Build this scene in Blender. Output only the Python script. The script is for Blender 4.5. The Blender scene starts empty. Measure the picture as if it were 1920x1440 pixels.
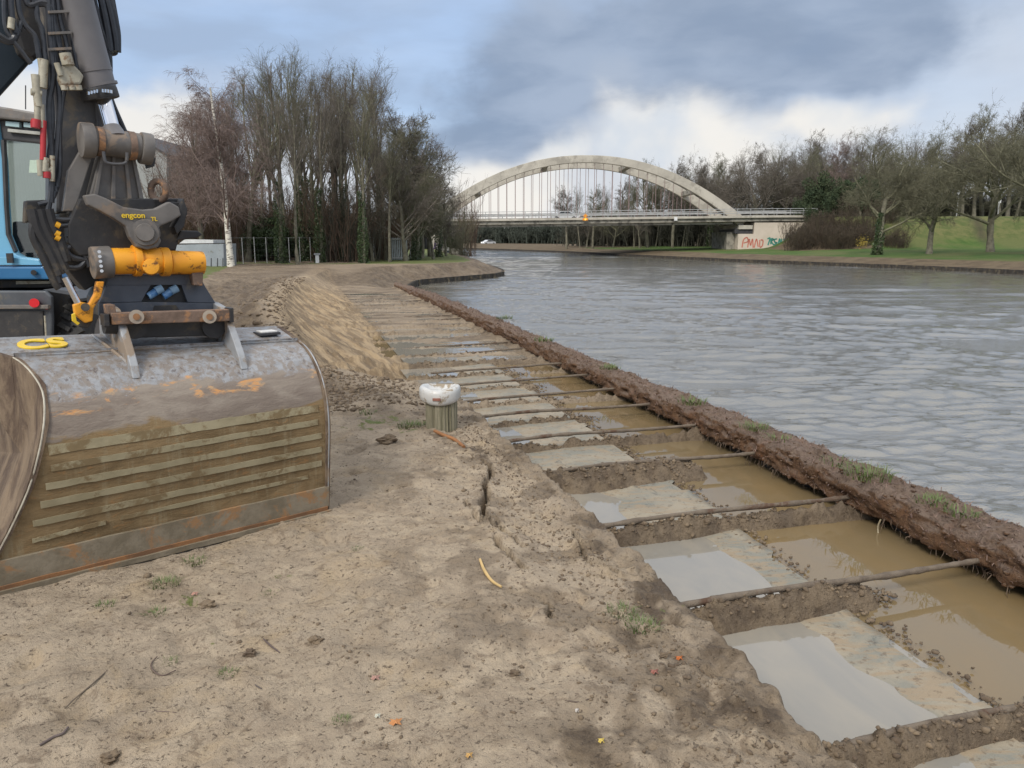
import bpy, bmesh, math, random
import numpy as np
from mathutils import Vector, Matrix, Euler
R = math.radians
scene = bpy.context.scene
COL = scene.collection
random.seed(7)
RNG = np.random.default_rng(11)

# ------------------------------------------------------------------ camera
# World axes: +Y runs along the canal bank, +X goes out across the water, Z up, bank level z = 0.
F = 1442.0; PITCH = math.atan2(274, 1442); YAW = R(15.5); EYE = 1.7
cam_d = bpy.data.cameras.new('Camera'); cam = bpy.data.objects.new('Camera', cam_d); COL.objects.link(cam)
cam.location = (0, 0, EYE); cam.rotation_euler = (math.pi/2 - PITCH, 0, -YAW)
cam_d.sensor_fit = 'HORIZONTAL'; cam_d.sensor_width = 36; cam_d.lens = 36*F/1920
cam_d.clip_start = 0.05; cam_d.clip_end = 3000
scene.camera = cam
cY, sY, cP, sP = math.cos(YAW), math.sin(YAW), math.cos(PITCH), math.sin(PITCH)

def ray(px, py):
    x = (px-960)/F; y = -(py-720)/F
    return x, cP + y*sP, y*cP - sP          # lateral, forward (horizontal), up
def uw(u, d, z):                             # lateral / forward metres from the viewpoint -> world
    return Vector((u*cY + d*sY, -u*sY + d*cY, z))
def at(px, py, d):                           # a point seen at (px,py), d metres forward
    a, f, b = ray(px, py); t = d/f
    return uw(a*t, d, EYE + b*t)
def on(px, py, z):                           # a point on the level z
    a, f, b = ray(px, py); t = (z-EYE)/b
    return uw(a*t, f*t, z)

# ------------------------------------------------------------------ light
scene.view_settings.view_transform = 'Standard'; scene.view_settings.look = 'None'
scene.view_settings.gamma = 1; scene.view_settings.use_curve_mapping = False
scene.view_settings.exposure = 0.16
SUN_EL, SUN_AZ = R(42), R(222)               # azimuth clockwise from +Y
sd = bpy.data.lights.new('Sun', 'SUN'); sun = bpy.data.objects.new('Sun', sd); COL.objects.link(sun)
sd.energy = 2.3; sd.angle = R(18); sd.color = (1, .95, .87)
sun_dir = Vector((math.sin(SUN_AZ)*math.cos(SUN_EL), math.cos(SUN_AZ)*math.cos(SUN_EL), math.sin(SUN_EL)))
sun.rotation_euler = sun_dir.to_track_quat('Z', 'Y').to_euler(); sun.location = (-10, -10, 20)

class NT:
    """tiny node-tree builder"""
    def __init__(s, tree): s.t = tree; s.n = tree.nodes; s.l = tree.links; s.n.clear()
    def new(s, typ, **kw):
        nd = s.n.new(typ)
        for k, v in kw.items():
            if k.startswith('i_'):
                key = k[2:]; key = int(key) if key.isdigit() else key.replace('_', ' ')
                s.put(nd, key, v)
            else: setattr(nd, k, v)
        return nd
    def put(s, nd, key, v):
        if isinstance(v, bpy.types.NodeSocket): s.l.new(v, nd.inputs[key])
        else: nd.inputs[key].default_value = v
    def math(s, op, a, b=0.0, c=None, clamp=False):
        nd = s.n.new('ShaderNodeMath'); nd.operation = op; nd.use_clamp = clamp
        s.put(nd, 0, a); s.put(nd, 1, b)
        if c is not None: s.put(nd, 2, c)
        return nd.outputs[0]
    def mix(s, f, a, b, mode='MIX'):
        nd = s.n.new('ShaderNodeMix'); nd.data_type = 'RGBA'; nd.blend_type = mode
        s.put(nd, 0, f); s.put(nd, 6, c4(a)); s.put(nd, 7, c4(b)); return nd.outputs[2]
    def noise(s, vec, scale, detail=4, rough=.55, dist=0.0, col=False):
        nd = s.n.new('ShaderNodeTexNoise'); s.put(nd, 'Vector', vec)
        nd.inputs['Scale'].default_value = scale; nd.inputs['Detail'].default_value = detail
        nd.inputs['Roughness'].default_value = rough; nd.inputs['Distortion'].default_value = dist
        return nd.outputs['Color' if col else 'Fac']
    def ramp(s, f, lo, hi):
        nd = s.n.new('ShaderNodeMapRange'); nd.interpolation_type = 'SMOOTHSTEP'
        s.put(nd, 0, f); s.put(nd, 1, lo); s.put(nd, 2, hi); return nd.outputs[0]
    def scale(s, vec, sc, rot=(0, 0, 0)):
        if any(rot):
            n0 = s.n.new('ShaderNodeMapping'); s.put(n0, 0, vec); n0.inputs['Rotation'].default_value = rot; vec = n0.outputs[0]
        nd = s.n.new('ShaderNodeMapping'); s.put(nd, 0, vec); nd.inputs['Scale'].default_value = sc; return nd.outputs[0]
    def bump(s, h, strength, dist, normal=None):
        nd = s.n.new('ShaderNodeBump'); s.put(nd, 'Height', h); nd.inputs['Strength'].default_value = strength
        nd.inputs['Distance'].default_value = dist
        if normal is not None: s.put(nd, 'Normal', normal)
        return nd.outputs[0]
def c4(v):
    if isinstance(v, bpy.types.NodeSocket): return v
    return (*v, 1.0) if len(v) == 3 else v

# ---- the sky: Nishita air with a bank of procedural cloud in front of it (all by direction)
world = bpy.data.worlds.new('World'); scene.world = world; world.use_nodes = True
w = NT(world.node_tree)
tc = w.new('ShaderNodeTexCoord').outputs['Generated']
sky = w.new('ShaderNodeTexSky'); sky.sky_type = 'NISHITA'; sky.sun_disc = False
sky.sun_elevation = SUN_EL; sky.sun_rotation = SUN_AZ; sky.dust_density = 1.5
sep = w.new('ShaderNodeSeparateXYZ', i_0=tc)
up = w.math('MAXIMUM', sep.outputs[2], 0.0)
den = w.math('ADD', up, 0.16)
pv = w.new('ShaderNodeCombineXYZ', i_0=w.math('DIVIDE', sep.outputs[0], den), i_1=w.math('DIVIDE', sep.outputs[1], den), i_2=0.0).outputs[0]
warp = w.noise(pv, 1.1, 3, .5, col=True)
pvw = w.new('ShaderNodeVectorMath', operation='MULTIPLY_ADD'); w.put(pvw, 0, warp); pvw.inputs[1].default_value = (.5,)*3; w.put(pvw, 2, pv)
n1 = w.noise(pvw.outputs[0], .75, 6, .5)
n2 = w.noise(pvw.outputs[0], 1.7, 6, .52)
n3 = w.noise(tc, 5.0, 5, .52)
wcol = w.noise(tc, 2.6, 5, .55, 0, col=True)
wsep = w.new('ShaderNodeSeparateColor', i_0=wcol)
az = w.math('ADD', w.math('ARCTAN2', sep.outputs[0], sep.outputs[1]), w.math('MULTIPLY', w.math('SUBTRACT', wsep.outputs[0], .5), .30))
el = w.math('ADD', sep.outputs[2], w.math('MULTIPLY', w.math('SUBTRACT', wsep.outputs[1], .5), .20))
rag = w.math('SUBTRACT', w.noise(w.scale(tc, (1, 1, 2.0)), 6.5, 9, .62, .15), .5)
def blob(px, py, rx, ry):
    """soft ellipse of cloud round a direction; radii in degrees"""
    a, f, b = ray(px, py); v = uw(a, f, b).normalized(); a0 = math.atan2(v.x, v.y)
    dx = w.math('DIVIDE', w.math('SUBTRACT', az, a0), R(rx)); dy = w.math('DIVIDE', w.math('SUBTRACT', el, v.z), R(ry))
    r2 = w.math('ADD', w.math('MULTIPLY', dx, dx), w.math('MULTIPLY', dy, dy))
    return w.math('SUBTRACT', 1.0, w.ramp(w.math('SQRT', r2), .15, 1.3))
def field(lst, k, lo, hi):
    r_ = lst[0]
    for q in lst[1:]: r_ = w.math('MAXIMUM', r_, q)
    return w.ramp(w.math('ADD', r_, w.math('MULTIPLY', rag, k)), lo, hi)
blue_air = w.mix(.35, (4.6, 5.9, 7.9), w.mix(1.0, sky.outputs[0], (1.2, 1.3, 1.5), 'MULTIPLY'))
c = w.mix(w.ramp(n1, .38, .62), blue_air, (4.9, 5.8, 7.3))
c = w.mix(w.math('MULTIPLY', w.ramp(n2, .36, .66), .7), c, (3.2, 4.1, 5.6))
pale = field([blob(1750, 190, 13, 8), blob(1450, 215, 12, 5), blob(1330, 60, 6, 3)], .7, .3, .8)
c = w.mix(w.math('MULTIPLY', pale, .55), c, w.mix(n3, (5.0, 5.6, 6.6), (6.6, 7.0, 7.5)))
hz = w.math('SUBTRACT', 1.0, w.ramp(el, .05, .17))
c = w.mix(w.math('MULTIPLY', hz, .62), c, (7.4, 7.3, 7.1))
cream = w.mix(w.ramp(n3, .42, .64), (8.8, 8.4, 7.7), (6.2, 6.7, 7.3))
bright = field([blob(1300, 250, 9, 4.2), blob(1200, 205, 5, 3), blob(920, 350, 7, 4.5), blob(1030, 300, 6, 2.6), blob(1520, 225, 6, 2.4), blob(270, 250, 6, 3.6), blob(100, 190, 4, 3)], 1.0, .3, .9)
c = w.mix(w.math('MULTIPLY', bright, .78), c, cream)
dark = field([blob(1400, 70, 13, 6.0), blob(1240, 130, 10, 4.2), blob(1010, 170, 10, 5.2), blob(930, 235, 6, 3.4), blob(1600, 50, 10, 4.2), blob(1500, 120, 7, 3)], .95, .22, .82)
dark_cloud = w.mix(w.ramp(n2, .35, .65), (2.3, 3.0, 4.2), (3.5, 4.25, 5.5))
c = w.mix(w.math('MULTIPLY', dark, .92), c, dark_cloud)
c = w.mix(w.ramp(sep.outputs[2], .24, .66), c, w.mix(w.ramp(n1, .4, .6), (11.5, 11.6, 11.9), (8.2, 8.7, 9.6)))
bg = w.new('ShaderNodeBackground'); w.put(bg, 0, c); bg.inputs[1].default_value = 0.1
w.l.new(bg.outputs[0], w.new('ShaderNodeOutputWorld').inputs[0])

# ------------------------------------------------------------------ helpers
def tagit(o, label=None, cat=None, group=None, kind=None):
    if label: o['label'] = label
    if cat: o['category'] = cat
    if group: o['group'] = group
    if kind: o['kind'] = kind
    return o
def link(name, me, m=None, parent=None):
    o = bpy.data.objects.new(name, me); COL.objects.link(o)
    if m is not None:
        me.materials.clear(); me.materials.append(m)
    if parent is not None:
        o.parent = parent
        o.matrix_parent_inverse = parent.matrix_basis.inverted()
    return o
def thing(name, loc, label, cat, group=None, rz=0):
    o = bpy.data.objects.new(name, None); COL.objects.link(o); o.empty_display_size = .2
    o.location = loc; o.rotation_euler = (0, 0, rz)
    return tagit(o, label, cat, group)
def dup(root, loc=None, rz=None, sc=None, label=None):
    r_ = root.copy(); COL.objects.link(r_)
    if loc is not None: r_.location = loc
    if rz is not None: r_.rotation_euler = (0, 0, rz)
    if sc is not None: r_.scale = sc
    if label: r_['label'] = label
    for ch in root.children:
        q = ch.copy(); COL.objects.link(q); q.parent = r_
        for g in ch.children:
            g2 = g.copy(); COL.objects.link(g2); g2.parent = q
    return r_
def npmesh(name, V, Fq, smooth=True):
    """mesh from vertex array and quad/tri index array"""
    me = bpy.data.meshes.new(name); V = np.asarray(V, dtype=np.float32); Fq = np.asarray(Fq, dtype=np.int32)
    k = Fq.shape[1]; n = len(Fq)
    me.vertices.add(len(V)); me.vertices.foreach_set('co', V.ravel())
    me.loops.add(n*k); me.loops.foreach_set('vertex_index', Fq.ravel())
    me.polygons.add(n); me.polygons.foreach_set('loop_start', np.arange(0, n*k, k, dtype=np.int32))
    me.update(calc_edges=True)
    if smooth: me.polygons.foreach_set('use_smooth', np.ones(n, dtype=bool))
    return me
def gridfaces(nr, nc, wrap=False):
    i = np.arange(nr-1)[:, None]; j = np.arange(nc if wrap else nc-1)[None, :]
    j2 = (j+1) % nc
    a = i*nc+j; b = i*nc+j2; c_ = (i+1)*nc+j2; d = (i+1)*nc+j
    return np.stack([a+0*j, b+0*i, c_, d], -1).reshape(-1, 4)
def setcol(me, name, arr):
    at_ = me.color_attributes.new(name, 'FLOAT_COLOR', 'POINT')
    a = np.ones((len(me.vertices), 4), dtype=np.float32); a[:, :arr.shape[1]] = arr
    at_.data.foreach_set('color', a.ravel())

def _h(ix, iy, seed):
    n = (ix.astype(np.int64)*374761393 + iy.astype(np.int64)*668265263 + seed*1442695041) & 0xffffffff
    n = ((n ^ (n >> 13))*1274126177) & 0xffffffff
    n = (n ^ (n >> 16)) & 0xffffff
    return n/float(0xffffff)
def vn(x, y, seed=0):
    x = np.asarray(x, float); y = np.asarray(y, float); x, y = np.broadcast_arrays(x, y)
    ix = np.floor(x); iy = np.floor(y); fx = x-ix; fy = y-iy
    ux = fx*fx*(3-2*fx); uy = fy*fy*(3-2*fy)
    a = _h(ix, iy, seed); b = _h(ix+1, iy, seed); c_ = _h(ix, iy+1, seed); d = _h(ix+1, iy+1, seed)
    return (a*(1-ux)+b*ux)*(1-uy) + (c_*(1-ux)+d*ux)*uy
def fbm(x, y, o=4, seed=0, g=.5):
    s_ = 0; a = 1; t = 0
    for k in range(o):
        s_ = s_ + a*vn(np.asarray(x)*2**k + 17.3*k, np.asarray(y)*2**k - 9.1*k, seed+k); t += a; a *= g
    return s_/t - .5
def ss(a, b, x): 
    t = np.clip((np.asarray(x, float)-a)/(b-a), 0, 1); return t*t*(3-2*t)

# bmesh shape adders -------------------------------------------------
def bm_box(bm, c_, size, rot=None):
    M = Matrix.Translation(Vector(c_)) @ (rot.to_4x4() if rot is not None else Matrix.Identity(4)) @ Matrix.Diagonal((*size, 1))
    return bmesh.ops.create_cube(bm, size=1, matrix=M)['verts']
def bm_tube(bm, p, q, r0, r1=None, n=16, caps=True):
    p = Vector(p); q = Vector(q); r1 = r0 if r1 is None else r1
    d = q-p; L = d.length
    M = Matrix.Translation((p+q)/2) @ d.to_track_quat('Z', 'Y').to_matrix().to_4x4()
    return bmesh.ops.create_cone(bm, cap_ends=caps, segments=n, radius1=r0, radius2=r1, depth=L, matrix=M)['verts']
def bm_prism(bm, pts, off):
    """closed polygon pts extruded by vector off"""
    off = Vector(off); a = [bm.verts.new(p) for p in pts]; b = [bm.verts.new(Vector(p)+off) for p in pts]; n = len(pts)
    bm.faces.new(a); bm.faces.new(b[::-1])
    for i in range(n): bm.faces.new((a[i], b[i], b[(i+1) % n], a[(i+1) % n]))
def catmull(pts, k=6):
    P_ = [Vector(p) for p in pts]; P_ = [P_[0]*2-P_[1]] + P_ + [P_[-1]*2-P_[-2]]; out = []
    for i in range(1, len(P_)-2):
        a, b, c_, d = P_[i-1:i+3]
        for j in range(k):
            t = j/k
            out.append(.5*((2*b)+(c_-a)*t+(2*a-5*b+4*c_-d)*t*t+(3*b-a-3*c_+d)*t**3))
    out.append(P_[-2]); return out
def bm_pipe(bm, pts, r, n=8, k=6, rfun=None, caps=True):
    C = catmull(pts, k) if k > 1 else [Vector(p) for p in pts]
    rings = []; ref = Vector((.3, .2, 1))
    for i, p in enumerate(C):
        t = (C[min(i+1, len(C)-1)]-C[max(i-1, 0)]).normalized()
        a = t.cross(ref)
        if a.length < .05: a = t.cross(Vector((1, 0, 0)))
        a.normalize(); b = t.cross(a); rr = r if rfun is None else rfun(i/(len(C)-1))
        rings.append([bm.verts.new(p+a*math.cos(2*math.pi*j/n)*rr+b*math.sin(2*math.pi*j/n)*rr) for j in range(n)])
    for A, B in zip(rings, rings[1:]):
        for j in range(n): bm.faces.new((A[j], A[(j+1) % n], B[(j+1) % n], B[j]))
    if caps: bm.faces.new(rings[0][::-1]); bm.faces.new(rings[-1])
def done(name, bm, m, parent=None, bevel=0, smooth=False, seg=2):
    bmesh.ops.recalc_face_normals(bm, faces=bm.faces)
    if bevel:
        es = [e for e in bm.edges if len(e.link_faces) == 2 and e.calc_face_angle(0) > .5]
        bmesh.ops.bevel(bm, geom=es, offset=bevel, segments=seg, affect='EDGES', profile=.6, clamp_overlap=True)
    me = bpy.data.meshes.new(name); bm.to_mesh(me); bm.free()
    if smooth:
        me.polygons.foreach_set('use_smooth', np.ones(len(me.polygons), dtype=bool))
        try: me.set_sharp_from_angle(angle=R(38))
        except Exception: pass
    return link(name, me, m, parent)
def part(name, m, parent, fn, bevel=0, smooth=False):
    bm = bmesh.new(); fn(bm); return done(name, bm, m, parent, bevel, smooth)

# ------------------------------------------------------------------ materials
def material(name):
    m = bpy.data.materials.new(name); m.use_nodes = True; t = NT(m.node_tree)
    p = t.new('ShaderNodeBsdfPrincipled'); o = t.new('ShaderNodeOutputMaterial'); t.l.new(p.outputs[0], o.inputs[0])
    return m, t, p
def simple(name, a, b=None, rough=.6, scale=6, metal=0, bump=.15, bdist=.004, dirt=None, dirt_amt=.4, detail=5, dscale=3, stretch=(1, 1, 1), rough2=None):
    """two-tone noise paint with optional dirt blotches and a fine bump"""
    m, t, p = material(name); b = b or tuple(x*.75 for x in a)
    co = t.scale(t.new('ShaderNodeTexCoord').outputs['Object'], stretch)
    n = t.noise(co, scale, detail, .6); colr = t.mix(t.ramp(n, .35, .65), a, b)
    if dirt is not None:
        dn = t.noise(co, dscale, 8, .7, .4); f = t.ramp(dn, .62-.3*dirt_amt, .72-.3*dirt_amt)
        colr = t.mix(f, colr, dirt)
        rr = t.math('ADD', rough, t.math('MULTIPLY', f, .9-rough)); t.put(p, 'Roughness', rr)
        t.put(p, 'Metallic', t.math('MULTIPLY', t.math('SUBTRACT', 1.0, f), metal))
    else:
        t.put(p, 'Roughness', t.math('ADD', rough-.08, t.math('MULTIPLY', n, .16))); p.inputs['Metallic'].default_value = metal
    t.put(p, 'Base Color', colr)
    if bump: t.put(p, 'Normal', t.bump(t.noise(co, scale*6, 4, .6), bump, bdist))
    return m

def ground_material():
    m, t, p = material('mud_ground')
    co = t.new('ShaderNodeNewGeometry').outputs['Position']
    at_ = t.new('ShaderNodeAttribute'); at_.attribute_name = 'mask'; at_.attribute_type = 'GEOMETRY'
    sp = t.new('ShaderNodeSeparateColor', i_0=at_.outputs['Color']); sand, grass, dark = sp.outputs[0], sp.outputs[1], sp.outputs[2]
    big = t.noise(co, .9, 6, .6, .3); mid = t.noise(co, 5, 6, .65, .5); fine = t.noise(co, 28, 6, .7); grain = t.noise(co, 160, 3, .7)
    c0 = t.mix(t.ramp(mid, .36, .64), (.455, .372, .272), (.325, .26, .19))
    c0 = t.mix(t.ramp(big, .42, .62), c0, (.385, .315, .235))
    c0 = t.mix(t.math('MULTIPLY', t.ramp(t.noise(co, 2.1, 5, .7, .6), .5, .68), .55), c0, (.43, .325, .20))
    spots = t.ramp(t.noise(co, 11, 7, .72, .8), .53, .66)
    c0 = t.mix(t.math('MULTIPLY', spots, .6), c0, (.15, .108, .072))
    c0 = t.mix(t.math('MULTIPLY', t.ramp(t.noise(t.scale(co, (1.6, .8, 1), (0, 0, R(35))), 26, 5, .75, .6), .56, .7), .6), c0, (.12, .085, .06))
    specks = t.ramp(t.noise(co, 46, 4, .7, .5), .58, .68)
    c0 = t.mix(t.math('MULTIPLY', specks, .75), c0, (.085, .06, .042))
    pale = t.ramp(t.noise(co, 70, 3, .7, .2), .63, .72)
    c0 = t.mix(t.math('MULTIPLY', pale, .45), c0, (.58, .50, .38))
    sandc = t.mix(t.ramp(t.noise(t.scale(co, (1.0, .10, .6), (0, 0, R(-12.5))), 7, 5, .65, .2), .40, .60), (.39, .295, .185), (.21, .155, .098))
    sandc = t.mix(t.math('MULTIPLY', spots, .12), sandc, (.17, .11, .06))
    c1 = t.mix(sand, c0, sandc)
    dk = t.mix(t.ramp(mid, .4, .62), (.088, .062, .040), (.18, .135, .088))
    c1 = t.mix(t.math('MULTIPLY', dark, t.math('ADD', .75, t.math('MULTIPLY', fine, .4)), clamp=True), c1, dk)
    gc = t.mix(t.ramp(fine, .35, .65), (.085, .125, .028), (.16, .17, .06))
    gf = t.ramp(t.math('ADD', grass, t.math('MULTIPLY', t.math('SUBTRACT', fine, .5), 1.1)), .42, .58)
    c1 = t.mix(gf, c1, gc)
    c1 = t.mix(t.math('MULTIPLY', t.math('SUBTRACT', grain, .5), .5, clamp=True), c1, (.5, .43, .34))
    c1 = t.mix(1.0, c1, (.92, .90, .875), 'MULTIPLY')
    t.put(p, 'Base Color', c1)
    t.put(p, 'Roughness', t.math('SUBTRACT', .95, t.math('MULTIPLY', dark, .25)))
    p.inputs['Specular IOR Level'].default_value = .3
    h = t.math('ADD', t.math('MULTIPLY', fine, 1.0), t.math('MULTIPLY', grain, .25))
    h = t.math('SUBTRACT', h, t.math('MULTIPLY', specks, .25))
    b1 = t.bump(h, .9, .022)
    b1 = t.bump(mid, .5, .05, b1)
    t.put(p, 'Normal', b1)
    return m
M_ground = ground_material()

def land_material():
    m, t, p = material('bank_grass')
    co = t.new('ShaderNodeNewGeometry').outputs['Position']
    at_ = t.new('ShaderNodeAttribute'); at_.attribute_name = 'mask'; at_.attribute_type = 'GEOMETRY'
    sp = t.new('ShaderNodeSeparateColor', i_0=at_.outputs['Color'])
    big = t.noise(co, .12, 5, .6, .3); mid = t.noise(co, .7, 6, .65, .4); fine = t.noise(co, 5, 5, .7)
    g = t.mix(t.ramp(mid, .35, .65), (.048, .095, .020), (.078, .122, .030))
    g = t.mix(t.ramp(big, .45, .62), g, (.105, .12, .042))
    br = t.mix(t.ramp(mid, .35, .65), (.10, .072, .048), (.155, .118, .075))
    ol = t.mix(t.ramp(mid, .35, .65), (.075, .098, .030), (.135, .135, .052))
    f1 = t.ramp(t.math('ADD', sp.outputs[0], t.math('MULTIPLY', t.math('SUBTRACT', mid, .5), .7)), .35, .65)
    c_ = t.mix(f1, g, br); c_ = t.mix(sp.outputs[1], c_, ol); c_ = t.mix(sp.outputs[2], c_, (.05, .04, .03))
    c_ = t.mix(t.math('MULTIPLY', t.ramp(fine, .45, .7), .35), c_, (.05, .055, .02))
    t.put(p, 'Base Color', c_); p.inputs['Roughness'].default_value = .95; p.inputs['Specular IOR Level'].default_value = .2
    t.put(p, 'Normal', t.bump(fine, .8, .08)); return m
M_land = land_material()

def canal_material():
    m, t, p = material('canal_water')
    co = t.new('ShaderNodeNewGeometry').outputs['Position']
    w1 = t.noise(t.scale(co, (1.0, 1.9, 1), (0, 0, R(-14))), 1.6, 3, .5, .6)
    w2 = t.noise(t.scale(co, (1.0, 1.7, 1), (0, 0, R(12))), 5.2, 4, .6, .5)
    w3 = t.noise(t.scale(co, (1.0, 1.5, 1), (0, 0, R(-25))), 19, 3, .6, .3)
    gust = t.ramp(t.noise(co, .09, 3, .5, .4), .35, .65)
    h = t.math('ADD', t.math('MULTIPLY', w1, .008), t.math('MULTIPLY', w2, .020))
    h = t.math('ADD', h, t.math('MULTIPLY', w3, .005))
    t.put(p, 'Normal', t.bump(h, 1.0, 1.0))
    t.put(p, 'Base Color', t.mix(gust, (.125, .115, .090), (.14, .13, .108)))
    p.inputs['Roughness'].default_value = .05; p.inputs['IOR'].default_value = 2.6
    return m
M_canal = canal_material()
def puddle_material(name, a, b, sc=1.2, rough=.03, ior=1.45):
    m, t, p = material(name)
    co = t.new('ShaderNodeNewGeometry').outputs['Position']
    t.put(p, 'Base Color', t.mix(t.ramp(t.noise(t.scale(co, (1.6, .6, 1)), sc, 5, .6, .6), .3, .7), a, b))
    t.put(p, 'Normal', t.bump(t.noise(co, 2.5, 2, .5, .5), .12, .006))
    p.inputs['Roughness'].default_value = rough; p.inputs['IOR'].default_value = ior
    return m
M_trench = puddle_material('muddy_water', (.20, .14, .068), (.18, .135, .075), 1.4, .02)
M_puddle = puddle_material('puddle_water', (.28, .25, .20), (.23, .215, .185), 2.0, .03, 1.6)

# ------------------------------------------------------------------ near ground: one height sheet
ZW = -1.1          # canal level
ZP = -0.42         # water level in the trench
ROD_Y = [1.18, 2.36, 3.55, 4.78, 6.07, 7.2, 8.3, 9.32, 10.4, 11.5, 12.6, 13.7, 14.8, 15.9, 17.0, 18.2, 19.4, 20.6, 21.8, 23.0, 24.2, 25.5, 26.8, 28.1]
def shore(Y):      # left-hand edge of the canal (x of the water's edge)
    return np.interp(Y, [-20, 33, 38, 47, 54.3, 58, 68, 93, 118, 170, 200, 230, 260, 300, 420], [4.25, 4.25, 4.9, 7.0, 13.9, 15.6, 17.2, 20, 23, 27.5, 30, 30, 26, 0, -300])
def crest(Y):
    return np.interp(Y, [-20, 8.6, 9.2, 10, 12, 16.5, 23, 32, 38, 44], [1.74, 1.70, 1.1, .2, 0, -.3, -.2, .3, .6, 1.2]) + .09*fbm(Y*1.1, 0*Y, 2, 3) + (.06*fbm(Y*5, 0*Y, 3, 9)+.03*fbm(Y*17, 0*Y, 2, 10))*(Y < 8.8)
CRACK = [on(*q, 0) for q in [(905, 862), (918, 872), (922, 888), (910, 905), (912, 925), (904, 945), (908, 964)]]
CRACK4 = [on(*q, 0) for q in [(932, 1008), (935, 1026), (950, 1040)]]
CRACK5 = [on(*q, 0) for q in [(908, 964), (930, 978), (945, 990)]]
CRACK6 = [on(*q, 0) for q in [(950, 1040), (985, 1066)]]
CRACK7 = [on(*q, 0) for q in [(1026, 1120), (1031, 1140), (1034, 1158)]]
CRACK2 = [on(*q, 0) for q in [(872, 935), (895, 965), (925, 985), (985, 1025)]]
CRACK3 = [on(*q, 0) for q in [(1070, 990), (1095, 1030), (1100, 1050), (1160, 1070)]]
def polydist(X, Y, pts):
    best = np.full(X.shape, 9.0)
    for a, b in zip(pts, pts[1:]):
        dx, dy = b.x-a.x, b.y-a.y; L = dx*dx+dy*dy
        t = np.clip(((X-a.x)*dx+(Y-a.y)*dy)/L, 0, 1)
        best = np.minimum(best, np.hypot(X-a.x-t*dx, Y-a.y-t*dy))
    return best
def ground_z(X, Y, fine=True):
    X = np.asarray(X, float); Y = np.asarray(Y, float)
    Xc = crest(Y); pit = 1-ss(37, 46, Y)
    Xf = np.interp(Y, [-20, 8.6, 9.6, 10.5, 44], [1.7, 1.7, 1.62, 1.55, 1.6])
    Xf = np.maximum(Xf, Xc+.085)
    # bank top
    z = .05*fbm(X*.35, Y*.35, 3, 21)+.05*fbm(X*1.3, Y*1.3, 3, 5)
    z = z - .025*ss(.9, 1.7, X)*(Y < 9) 
    z = z + .26*ss(9.2, 11.5, Y)*(1-ss(26, 36, Y))*np.exp(-((X-Xc+.35)/.6)**2)          # spoil along the crest
    z = z + .34*np.exp(-((X-.6)/1.3)**2-((Y-41)/5)**2) + .2*np.exp(-((X+1.0)/1.0)**2-((Y-15.5)/2)**2)
    z = z + .16*np.exp(-((X-.05)/.55)**2-((Y-9.2)/.7)**2) + .10*np.exp(-((X-.85)/.25)**2-((Y-7.9)/.35)**2)
    ruts = .05*np.sin((X*.62-Y*.12)*5.2+1.5*fbm(X, Y*.3, 2, 8))*ss(-1.3, -2.2, -(-X)) 
    z = z + .035*fbm((X+.5*Y)*2.2, (Y-.5*X)*.5, 3, 14)*ss(-.4, -1.4, X)*(1-ss(6, 9, Y))*2
    # churned mud further off
    ch = ss(8.5, 13, Y)
    chs = ch*(1-.92*ss(-.45, -.1, X-Xc))
    z = z + chs*(.30*fbm(X*2.0, Y*1.4, 4, 30)+.12*fbm(X*6, Y*4, 3, 33))*(1-ss(30, 50, Y)*.6)
    if fine:
        near = 1-ss(10, 26, Y)
        z = z + near*(.040*fbm(X*6, Y*6, 4, 40) + .012*np.maximum(0, fbm(X*18, Y*18, 3, 41)-.08)*6*ss(-.1, .2, fbm(X*1.7, Y*1.7, 3, 44)) + .008*fbm(X*40, Y*40, 2, 42))
        z = z - near*.05*np.maximum(0, fbm(X*5.5, Y*7, 3, 47)-.13)*3
        lum = ss(.95, 1.55, X)*(1-ss(1.62, 1.9, X))*near                                   # crumbling edge
        z = z + lum*(.075*fbm(X*9, Y*9, 3, 51) + .07*np.maximum(0, fbm(X*22, Y*22, 2, 52)))
    top = z
    v_ = -X*.42+Y*.9; u_ = X*.9+Y*.42
    top = top + (.10*fbm(v_*4.5, u_*.5, 3, 48)+.02*fbm(v_*14, u_*1.2, 3, 49))*ss(-.1, -.9, -(-X))*(1-ss(3.6, 4.4, Y-.5*X))*ss(.3, 1.1, -X)
    # pit floor
    fl = np.full(X.shape, -.56)
    mud = ss(10.5, 14, Y)
    muddy = -.40 + .03*fbm(X*3, Y*5, 3, 61) + .10*fbm(X*.8, Y*3.2, 4, 60)
    muddy = muddy - .07*np.exp(-((X-1.75)/.35)**2-((Y-15.5)/1.8)**2)
    fl = fl*(1-mud) + muddy*mud
    for k, ry in enumerate(ROD_Y):                     # spoil left lying along each tie rod
        wd = [.10, .085, .115, .095, .22, .07, .065, .07, .06, .055][k] if k < 10 else .08
        hh = [.13, .13, .14, .13, .16, .10, .08, .09, .08, .07][k] if k < 10 else .035+.04*math.sin(k*5.1)
        xe = [3.6, 3.5, 3.25, 4.4, 3.5, 4.4, 3.35, 4.4, 3.4, 4.4][k] if k < 10 else 4.4
        wob = .07*fbm(X*1.6, 0*Y+k*3.1, 3, 70)
        rd = np.exp(-(np.abs(Y-ry-wob+.03)/(wd*(.8+.5*vn(X*2.2, k+0*Y, 71))))**2.6)*(1-ss(xe-.15, xe+.1, X))
        lump = hh + .085*fbm(X*6, Y*6, 3, 72)+.085*fbm(X*17, Y*17, 2, 73)+.05*fbm(X*36, Y*36, 2, 74)
        base = (-.44 if k < 10 else -.40)
        fl = np.where(rd > .02, np.maximum(fl, fl*(1-rd)+(base+lump)*rd), fl)
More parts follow.
